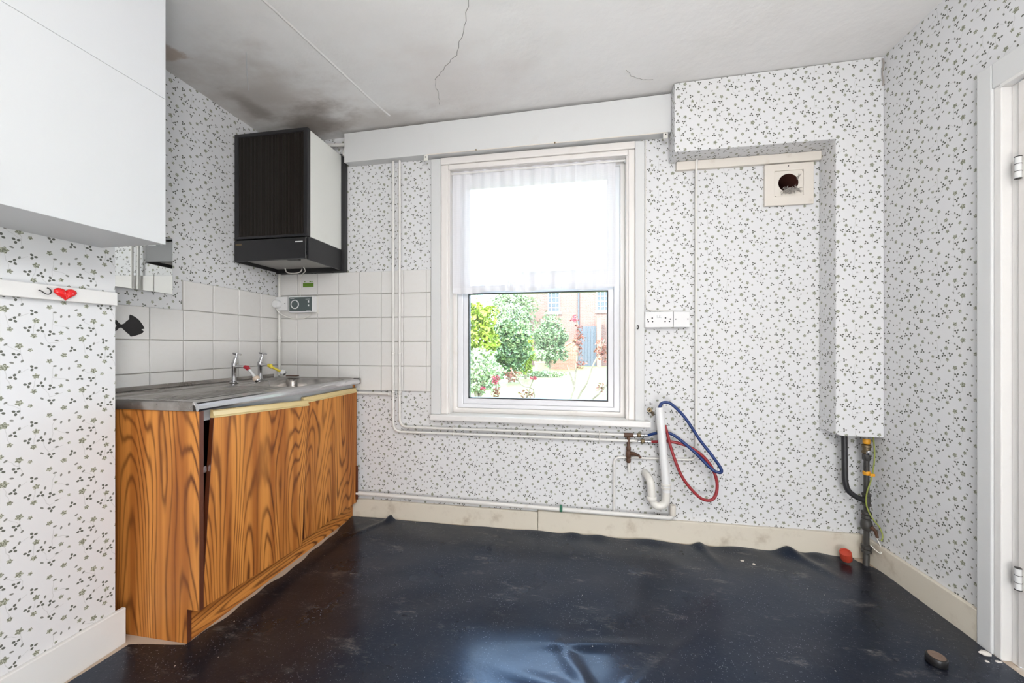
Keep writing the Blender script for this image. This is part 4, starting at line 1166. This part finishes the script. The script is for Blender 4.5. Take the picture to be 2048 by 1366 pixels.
# ------------------------------------------------------------------ sink unit
su = thing('sink_unit', (0.30, -0.53, 0.0), 'orange wood-grain sink cupboard with a loose left door', 'cabinet')
MB().prism([(0.018, 0.0), (0.548, 0.0), (0.548, 0.122), (0.600, 0.122), (0.600, 0.829), (0.018, 0.829)], 1, -1.036, -1.0205).build('side_panel', 'wood', su, bevel=0.0008)
MB().box(0.6003, 0.6018, -1.0358, -1.0207, 0.1225, 0.8288).build('edge_strip', 'edge', su)
MB().box(0.5483, 0.5495, -1.0358, -1.0207, 0.001, 0.1215).build('edge_strip', 'edge', su)
MB().prism([(0.018, 0.0), (0.545, 0.0), (0.545, 0.122), (0.560, 0.122), (0.560, 0.829), (0.018, 0.829)], 1, -0.042, -0.024).build('side_panel', 'wood', su)
MB().box(0.020, 0.552, -1.018, -0.042, 0.124, 0.140).build('floor_panel', 'wood', su)
MB().box(0.014, 0.0175, -1.034, -0.026, 0.02, 0.82).build('back_panel', 'edge', su)
MB().box(0.530, 0.546, -1.018, -0.042, 0.0, 0.121).build('plinth', 'woodh', su)
MB().box(0.548, 0.556, -1.018, -0.042, 0.785, 0.829).build('top_rail', 'cab', su)
MB().box(0.540, 0.556, -0.515, -0.497, 0.140, 0.785).build('centre_post', 'edge', su)
# left door has dropped on its hinges: turned about its lower left corner
def door_part(m, name, mat, parent, piv, ang, **k):
    rot = Matrix.Translation(Vector(piv)) @ Matrix.Rotation(ang, 4, 'X') @ Matrix.Translation(-Vector(piv))
    m.v = [rot @ p for p in m.v]
    return m.build(name, mat, parent, **k)
def cup_door(y0, y1, za, zb, piv, ang, xo):
    d = MB().box(xo, xo + 0.0165, y0 + 0.002, y1 - 0.002, za, zb - 0.030)
    # keep the grain upright on the door itself: map before turning
    d = door_part(d, 'door', 'wood', su, piv, ang, bevel=0.0006)
    door_part(MB().box(xo, xo + 0.0166, y0, y0 + 0.0019, za, zb - 0.030), 'edge_strip', 'edge', d, piv, ang)
    door_part(MB().box(xo, xo + 0.0166, y1 - 0.0019, y1, za, zb - 0.030), 'edge_strip', 'edge', d, piv, ang)
    door_part(MB().prism([(xo, zb - 0.0295), (xo + 0.019, zb - 0.0295), (xo + 0.020, zb - 0.024), (xo + 0.016, zb - 0.022), (xo + 0.012, zb - 0.006), (xo + 0.014, zb - 0.001), (xo, zb)], 1, y0, y1), 'pull_rail', 'rail', d, piv, ang)
    return d
dl_ = cup_door(-1.0165, -0.512, 0.116, 0.826, (0.57, -1.0165, 0.116), -0.066, 0.572)
cup_door(-0.488, -0.034, 0.098, 0.806, (0.57, -0.488, 0.1), 0.0, 0.562)
hg = MB().box(0.545, 0.575, -1.017, -0.985, 0.596, 0.622).build('hinge', 'chrome', su, bevel=0.003)
MB().lathe([(0.004, 0), (0.004, 0.001)], (0.5755, -1.003, 0.609), (1, 0, 0), 8).build('hinge_screw', 'dark', hg)
wo = MB().box(0.5665, 0.592, -0.044, -0.0385, 0.118, 0.325).build('wood_offcut', 'edge', bevel=0.004)
tag(wo, 'short dark brown timber upright behind the sink unit by the skirting pipe', 'timber')

# steel sink top
st_ = thing('kitchen_sink', (0.31, -0.52, 0.83), 'stainless steel sink and drainer with upstand', 'sink')
def sd_rr(x, y, cx, cy, hx, hy, r):
    qx, qy = abs(x - cx) - hx + r, abs(y - cy) - hy + r
    return math.hypot(max(qx, 0), max(qy, 0)) + min(max(qx, qy), 0) - r
def sstep(a, b, t):
    t = min(max((t - a) / (b - a), 0), 1)
    return t * t * (3 - 2 * t)
def deck_z(x, y):
    z = 0.866
    e = sd_rr(x, y, 0.315, -0.52, 0.235, 0.485, 0.03)
    z -= 0.005 * sstep(0.012, -0.006, e)
    db = sd_rr(x, y, 0.340, -0.275, 0.192, 0.212, 0.055)
    if db < 0.03:
        z -= 0.155 * sstep(0.004, -0.028, db) + 0.004 * sstep(0.03, 0.004, db)
    dd = sd_rr(x, y, 0.345, -0.755, 0.165, 0.235, 0.02)
    if dd < 0.01:
        z += sstep(0.01, -0.01, dd) * (0.0040 * math.sin((x - 0.18) * 2 * math.pi / 0.037) - 0.002 + 0.003 * (y + 0.755))
    z -= 0.006 * sstep(0.50, 0.596, x)
    return z
MB().grid(lambda u, v: (0.010 + 0.575 * u, -1.041 + 1.029 * v, deck_z(0.010 + 0.575 * u, -1.041 + 1.029 * v)), 84, 148).build('basin_and_drainer', 'steel', st_, smooth=True, fix=False)
# rolled front edge, left end edge
def roll(prof, path_y):
    return prof
prof = [(0.585, 0.8615), (0.594, 0.861), (0.602, 0.857), (0.6065, 0.849), (0.6065, 0.838), (0.603, 0.831), (0.598, 0.8295), (0.594, 0.833), (0.592, 0.845), (0.585, 0.855)]
MB().prism(prof, 1, -1.042, -0.045).build('front_roll', 'polish', st_, bevel=0.0)
MB().prism([(-1.0415, 0.8655), (-1.0455, 0.861), (-1.0465, 0.846), (-1.0445, 0.831), (-1.040, 0.830), (-1.0375, 0.84), (-1.0375, 0.8645)], 0, 0.012, 0.5845).build('end_roll', 'steel', st_)
MB().prism([(-0.042, 0.866), (-0.030, 0.866), (-0.027, 0.858), (-0.027, 0.832), (-0.030, 0.830), (-0.042, 0.830)], 0, 0.56, 0.606).build('end_cap', 'steel', st_, bevel=0.003)
MB().box(0.0115, 0.0165, -1.040, -0.055, 0.8665, 0.886).build('upstand', 'steel', st_, bevel=0.002)
MB().lathe([(0.008, 0), (0.010, 0.002), (0.010, 0.004)], (0.36, -0.4755, 0.822), (0, 1, 0.15), 14).build('overflow', 'dark', st_)
MB().lathe([(0.024, 0), (0.024, 0.002), (0.012, 0.0022), (0.010, 0.0005)], (0.345, -0.272, 0.7055), (0, 0, 1), 18).build('plug_hole', 'dark', st_)

def pillar_tap(y, label, ncol, nmat, headmat, spout_v, noz):
    t = thing('pillar_tap', (0.095, y, 0.866), label, 'tap', 'pair of sink taps')
    x = 0.095
    MB().lathe([(0.022, 0), (0.022, 0.003), (0.013, 0.006), (0.0115, 0.012), (0.0115, 0.075), (0.014, 0.080), (0.0145, 0.100), (0.012, 0.106)], (x, y, 0.8665), (0, 0, 1), 18).build('pillar', 'chrome', t, smooth=True)
    hx = Vector((0.20, 0.10, 1)).normalized()
    c0 = Vector((x + 0.002, y, 0.965))
    MB().lathe([(0.0125, 0), (0.0135, 0.006), (0.011, 0.012), (0.010, 0.034), (0.008, 0.038), (0.0055, 0.042), (0.0055, 0.054)], c0, hx, 16).build('bonnet', 'chrome', t, smooth=True)
    hub = c0 + hx * 0.056
    a = hx.cross(Vector((0, 1, 0))).normalized()
    b = hx.cross(a)
    h = MB().lathe([(0.007, 0), (0.008, 0.004), (0.005, 0.010)], hub - hx * 0.004, hx, 12).build('handle_hub', 'chrome', t, smooth=True)
    for d in (a, -a, b, -b):
        MB().tube([hub + d * 0.005, hub + d * 0.020, hub + d * 0.026], [0.0038, 0.0042, 0.0030], 8).build('handle_arm', 'chrome', h, smooth=True)
    s0 = Vector((x + 0.008, y, 0.951))
    s1 = s0 + Vector(spout_v)
    MB().tube([s0, s0.lerp(s1, 0.5) + Vector((0, 0, 0.002)), s1], [0.0085, 0.0075, 0.007], 12).build('spout', 'chrome', t, smooth=True)
    n1 = s1 + Vector((0.010, 0.002, -0.008))
    MB().tube([s1 - Vector((0.008, 0, -0.001)), s1 + Vector((0.006, 0, -0.001)), n1 + Vector((0.004, 0, -0.006))], [0.0100, 0.0120, 0.0095], 12).build('rubber_collar', ncol, t, smooth=True)
    n2 = n1 + Vector(noz)
    MB().tube([n1, n1.lerp(n2, 0.6), n2], [0.0075, 0.0065, 0.0085], 12).build('swivel_hose', nmat, t, smooth=True)
    dv = (n2 - n1).normalized()
    nz = MB().lathe([(0.009, 0), (0.016, 0.005), (0.0175, 0.014), (0.0165, 0.022)], n2 - dv * 0.002, dv, 16).build('spray_head', headmat, t, smooth=True)
    MB().lathe([(0.0145, 0), (0.0150, 0.004), (0.012, 0.010), (0.005, 0.0115)], n2 + dv * 0.0195, dv, 16).build('spray_rose', 'chrome', nz, smooth=True)
pillar_tap(-0.415, 'left chrome pillar tap with a red-collared spray nozzle', 'tapred', 'plast', 'peach', (0.064, 0.004, -0.002), (0.030, 0.012, -0.045))
pillar_tap(-0.245, 'right chrome pillar tap with a yellow spray nozzle', 'yellow', 'yellow', 'plast', (0.052, 0.004, -0.002), (0.034, 0.030, -0.028))
MB_ch = MB().tube(spline([(0.20, -0.36, 0.905), (0.205, -0.35, 0.882), (0.225, -0.33, 0.870), (0.235, -0.33, 0.85), (0.236, -0.33, 0.80)], 5), 0.0012, 6).build('plug_chain', 'chrome', smooth=True)
tag(MB_ch, 'thin plug chain hanging into the sink bowl', 'chain')
tr = MB().box(0.10, 0.175, -0.055, -0.028, 0.8705, 0.8765).build('wall_clip_rod', 'rust', bevel=0.001)
tag(tr, 'small rusty strip lying along the back edge of the sink', 'strip')

# ------------------------------------------------------------------ added fill lamps, out of view behind the camera
GLOW = NT('fill_light_glow')
em = GLOW.n('Emission', {'Color': (0.955, 0.955, 0.96, 1), 'Strength': 37.0})  # glow shared by both added lamps to brighten the room
GLOW.t.links.new(em, GLOW.out.inputs[0])
M['glow'] = GLOW.m
def globe(m_, c, r):
    return m_.lathe([(r * math.sin(math.pi * k / 16), -r * math.cos(math.pi * k / 16)) for k in range(17)], c, (0, 0, 1), 28)
LX, LY = 2.15, -2.50
pl = thing('fill_lamp_tall', (LX, LY, 0.005), 'added fill light, a white globe on a pole out of view behind the camera', 'added fill light')  # invented lamp, added to light the walls from behind
globe(MB(), (LX, LY, 1.98), 0.22).build('fill_globe', 'glow', pl, smooth=True)
MB().tube([(LX, LY, 0.03), (LX, LY, 1.77)], 0.012, 10).build('pole', 'chrome', pl, smooth=True)
MB().lathe([(0.14, 0), (0.14, 0.012), (0.03, 0.024)], (LX, LY, 0.006), (0, 0, 1), 24).build('base', 'chrome', pl)
gl_ = thing('fill_lamp_low', (2.55, -2.80, 0.005), 'added low fill light, a white globe on the floor out of view behind the camera', 'added fill light')  # second invented lamp, added low to lift ceiling and undersides
globe(MB(), (2.55, -2.80, 0.245), 0.22).build('fill_globe', 'glow', gl_, smooth=True)
MB().lathe([(0.10, 0), (0.10, 0.015), (0.06, 0.03)], (2.55, -2.80, 0.006), (0, 0, 1), 24).build('base', 'chrome', gl_)

# ------------------------------------------------------------------ garden outside
GZ = -0.22
struct(MB().box(-30, 30, 0.3, 60, GZ - 0.2, GZ).build('ground', 'lawn'), 'sunlit lawn outside the window')
hs = thing('brick_house', (0.5, 24, GZ), 'red brick house across the garden', 'house')
def wall_holes(xs, zs, holes, y0, y1):
    return wall_with_holes(MB(), xs, zs, holes, y0, y1)
wins = [(0.06, 0.88, 3.32, 4.95), (3.22, 4.04, 3.36, 4.99)]
MB().box(-1.6, 9.0, 23.0, 29.0, GZ, 6.1).build('wall', 'brick', hs)
for a, b, c, d in wins:
    w = ringframe(a, b, c, d, 0.07, 22.93, 23.0).build('window', 'upvc', hs)
    MB().box(a + 0.07, b - 0.07, 22.975, 22.985, c + 0.07, d - 0.07).build('pane', 'gate', w)
    for k in (1, 2):
        xx = a + (b - a) * k / 3
        MB().box(xx - 0.02, xx + 0.02, 22.95, 22.972, c + 0.07, d - 0.07).build('glazing_bar', 'upvc', w)
    for k in range(1, 5):
        zz = c + (d - c) * k / 5
        MB().box(a + 0.07, b - 0.07, 22.952, 22.973, zz - 0.02, zz + 0.02).build('glazing_bar', 'upvc', w)
    MB().box(a - 0.08, b + 0.08, 22.88, 23.0, c - 0.10, c).build('window_sill', 'upvc', w)
MB().tube([(2.085, 22.92, 6.0), (2.085, 22.92, GZ)], 0.055, 10).build('drainpipe', 'gate', hs, smooth=True)
MB().prism([(22.7, 6.08), (29.3, 6.08), (26.0, 7.6)], 0, -1.8, 9.2).build('roof', 'rooft', hs)
gt = thing('garden_gate', (2.65, 22.5, GZ), 'dark slate grey gate in front of the brick house', 'gate')
for k in range(6):
    MB().box(2.09 + k * 0.19, 2.09 + k * 0.19 + 0.178, 22.48, 22.52, GZ + 0.02, 2.36).build('board', 'gate', gt)
MB().box(2.08, 3.23, 22.52, 22.56, 0.3, 0.42).build('cross_rail', 'gate', gt)
MB().box(2.08, 3.23, 22.52, 22.56, 1.9, 2.02).build('cross_rail', 'gate', gt)
MB().box(3.24, 3.52, 22.36, 22.64, GZ, 2.9).build('gate_pillar', 'brick2', gt)
gw = thing('garden_wall', (1.3, 19, GZ), 'low orange brick wall beside the hedge', 'wall')
MB().prism([(0.55, GZ), (1.95, GZ), (1.95, 1.42), (1.5, 1.18), (0.55, 0.62)], 1, 18.9, 19.12).build('brickwork', 'brick2', gw)
MB().prism([(0.53, 0.62), (1.5, 1.18), (1.97, 1.42), (1.97, 1.50), (1.48, 1.25), (0.53, 0.69)], 1, 18.86, 19.16).build('coping', 'clay', gw)
pt_ = thing('flower_pot', (0.27, 15, GZ), 'terracotta pot with a pale plant in the garden', 'pot')
MB().lathe([(0.17, 0), (0.23, 0.50), (0.25, 0.51), (0.25, 0.60), (0.22, 0.60), (0.21, 0.52), (0.05, 0.52)], (0.27, 15, GZ), (0, 0, 1), 22).build('pot', 'clay', pt_, smooth=True)

def foliage(name, mat, parent, c, rad, count, size, seed, flat=0.0, shell=0.55):
    q = random.Random(seed)
    vs, fs = [], []
    for k in range(count):
        while True:
            p = Vector((q.uniform(-1, 1), q.uniform(-1, 1), q.uniform(-1, 1)))
            if shell < p.length < 1:
                break
        lump = 0.82 + 0.18 * math.sin(p.x * 7 + seed) * math.sin(p.y * 6 + 2 * seed) + 0.12 * math.sin(p.z * 9 + seed)
        p = Vector((p.x * rad[0] * lump, p.y * rad[1] * lump, p.z * rad[2] * lump)) + Vector(c)
        s = size * q.uniform(0.6, 1.3)
        d = Vector((q.uniform(-1, 1), q.uniform(-1, 1), q.uniform(-0.6, 1))).normalized()
        e = d.cross(Vector((q.uniform(-1, 1), q.uniform(-1, 1), q.uniform(-1, 1)))).normalized()
        f = d.cross(e) * s * 0.12
        o = len(vs)
        vs += [p - d * s * 0.5, p + e * s * 0.28 + f, p + d * s * 0.5, p - e * s * 0.28 + f]
        fs.append((o, o + 1, o + 2, o + 3))
    ob = MB().add(vs, fs).build(name, mat, parent, fix=False)
    ob['kind'] = 'stuff'
    return ob
def bush(name, loc, label, mat, rad, h, count, size, seed, stems=4, cat='bush'):
    t = thing(name, loc, label, cat)
    foliage('leaves', mat, t, (loc[0], loc[1], loc[2] + h), rad, count, size, seed)
    q = random.Random(seed)
    for k in range(stems):
        a = q.uniform(0, 6.28)
        MB().tube([(loc[0], loc[1], loc[2]), (loc[0] + 0.2 * rad[0] * math.cos(a), loc[1] + 0.2 * rad[1] * math.sin(a), loc[2] + h * 0.6), (loc[0] + 0.5 * rad[0] * math.cos(a), loc[1] + 0.5 * rad[1] * math.sin(a), loc[2] + h)], [0.05, 0.035, 0.015], 6).build('stem', 'bark', t, smooth=True)
    return t
bush('garden_bush', (-1.25, 9.0, GZ), 'tall yellow-green bush at the left of the garden view', 'lf1', (0.95, 0.8, 1.35), 1.62, 3800, 0.17, 3)
bush('garden_bush', (-0.42, 11.0, GZ), 'blue-green feathery shrub behind the low pale shrub', 'lf2', (0.95, 0.8, 1.15), 1.30, 3600, 0.17, 4)
bush('garden_tree', (-1.9, 20.6, GZ), 'pale spreading tree in front of the house corner', 'lf4', (1.7, 1.2, 2.4), 3.2, 4600, 0.22, 5, cat='tree')
bush('garden_hedge', (0.62, 17.0, GZ), 'large rounded grey-green hedge in front of the house', 'lf3', (1.05, 0.9, 1.45), 1.55, 5000, 0.15, 6)
bush('garden_bush', (-0.30, 6.2, GZ), 'low pale green shrub at lower left of the garden view', 'lf4', (0.65, 0.55, 0.62), 0.68, 2600, 0.10, 7)
bush('garden_bush', (-0.05, 12.6, GZ), 'narrow lime bush between the shrubs and the hedge', 'lf1', (0.40, 0.40, 0.85), 0.98, 1500, 0.15, 8)
foliage('pot_plant', 'lf4', pt_, (0.27, 15, GZ + 0.86), (0.36, 0.36, 0.32), 420, 0.16, 9, shell=0.1)
# border along the far end of the lawn
bd = bush('flower_border', (0.35, 13.6, GZ), 'low mixed border along the far end of the lawn', 'lf4', (1.4, 0.35, 0.18), 0.12, 1100, 0.12, 10, stems=0)

# copper-leaved shrub close outside the window
cs = thing('copper_shrub', (1.98, 2.0, GZ), 'copper-leaved shrub with bare branches just outside the glass', 'shrub')
brs = [[(1.99, 2.0, GZ), (1.86, 2.0, 0.40), (1.90, 2.0, 0.62), (1.915, 2.02, 0.80), (1.935, 2.0, 1.00), (1.95, 2.0, 1.20), (1.92, 2.0, 1.36)],
       [(1.99, 2.0, GZ), (1.93, 2.0, 0.42), (2.03, 1.98, 0.66), (2.10, 1.98, 0.86), (2.17, 2.0, 1.00), (2.22, 2.0, 1.14)],
       [(1.90, 2.0, 0.62), (1.86, 2.02, 0.74), (1.82, 2.03, 0.85)],
       [(1.93, 2.0, 0.40), (2.12, 1.95, 0.52), (2.26, 1.95, 0.68), (2.33, 1.95, 0.82)]]
for b in brs:
    MB().tube(spline(b, 4), [0.016 - 0.011 * k / (len(spline(b, 4)) - 1) for k in range(len(spline(b, 4)))], 7).build('branch', 'bark', cs, smooth=True)
for i, (c, rad, n_, mt) in enumerate((((1.945, 2.0, 1.12), (0.075, 0.07, 0.20), 170, 'lfr'), ((2.20, 2.0, 1.02), (0.11, 0.08, 0.15), 170, 'lfr'), ((1.90, 2.0, 1.36), (0.05, 0.05, 0.06), 40, 'petal'), ((2.18, 1.95, 0.62), (0.06, 0.05, 0.09), 50, 'lfr'), ((1.97, 2.0, 0.86), (0.07, 0.06, 0.08), 50, 'lfr'))):
    foliage('leaf_cluster', mt, cs, c, rad, n_, 0.036, 20 + i, shell=0.0)
rs = thing('flowering_shrub', (1.22, 2.1, GZ), 'red flowering shrub low outside the window, left of the copper shrub', 'shrub')
for b in ([(1.22, 2.1, GZ), (1.08, 2.1, 0.30), (1.01, 2.1, 0.55), (1.00, 2.1, 0.72)], [(1.22, 2.1, GZ), (1.45, 2.1, 0.50), (1.30, 2.1, 0.62), (1.18, 2.1, 0.80)], [(1.22, 2.1, GZ), (1.36, 2.1, 0.45), (1.44, 2.1, 0.70)]):
    MB().tube(spline(b, 4), 0.008, 6).build('branch', 'bark', rs, smooth=True)
for i, (c, rad, n_, mt) in enumerate((((1.00, 2.1, 0.68), (0.07, 0.05, 0.06), 70, 'petal'), ((1.00, 2.1, 0.52), (0.06, 0.05, 0.09), 80, 'lfr'), ((1.20, 2.1, 0.72), (0.12, 0.06, 0.10), 110, 'lfr'), ((1.44, 2.1, 0.70), (0.05, 0.04, 0.025), 40, 'petal'), ((0.85, 2.1, 0.57), (0.035, 0.03, 0.03), 26, 'petal'), ((1.36, 2.1, 0.52), (0.12, 0.05, 0.06), 60, 'lfr'))):
    foliage('petal_cluster' if mt == 'petal' else 'leaf_cluster', mt, rs, c, rad, n_, 0.034, 40 + i, shell=0.0)

for o in list(bpy.data.objects):
    if '_w' in o:
        del o['_w']
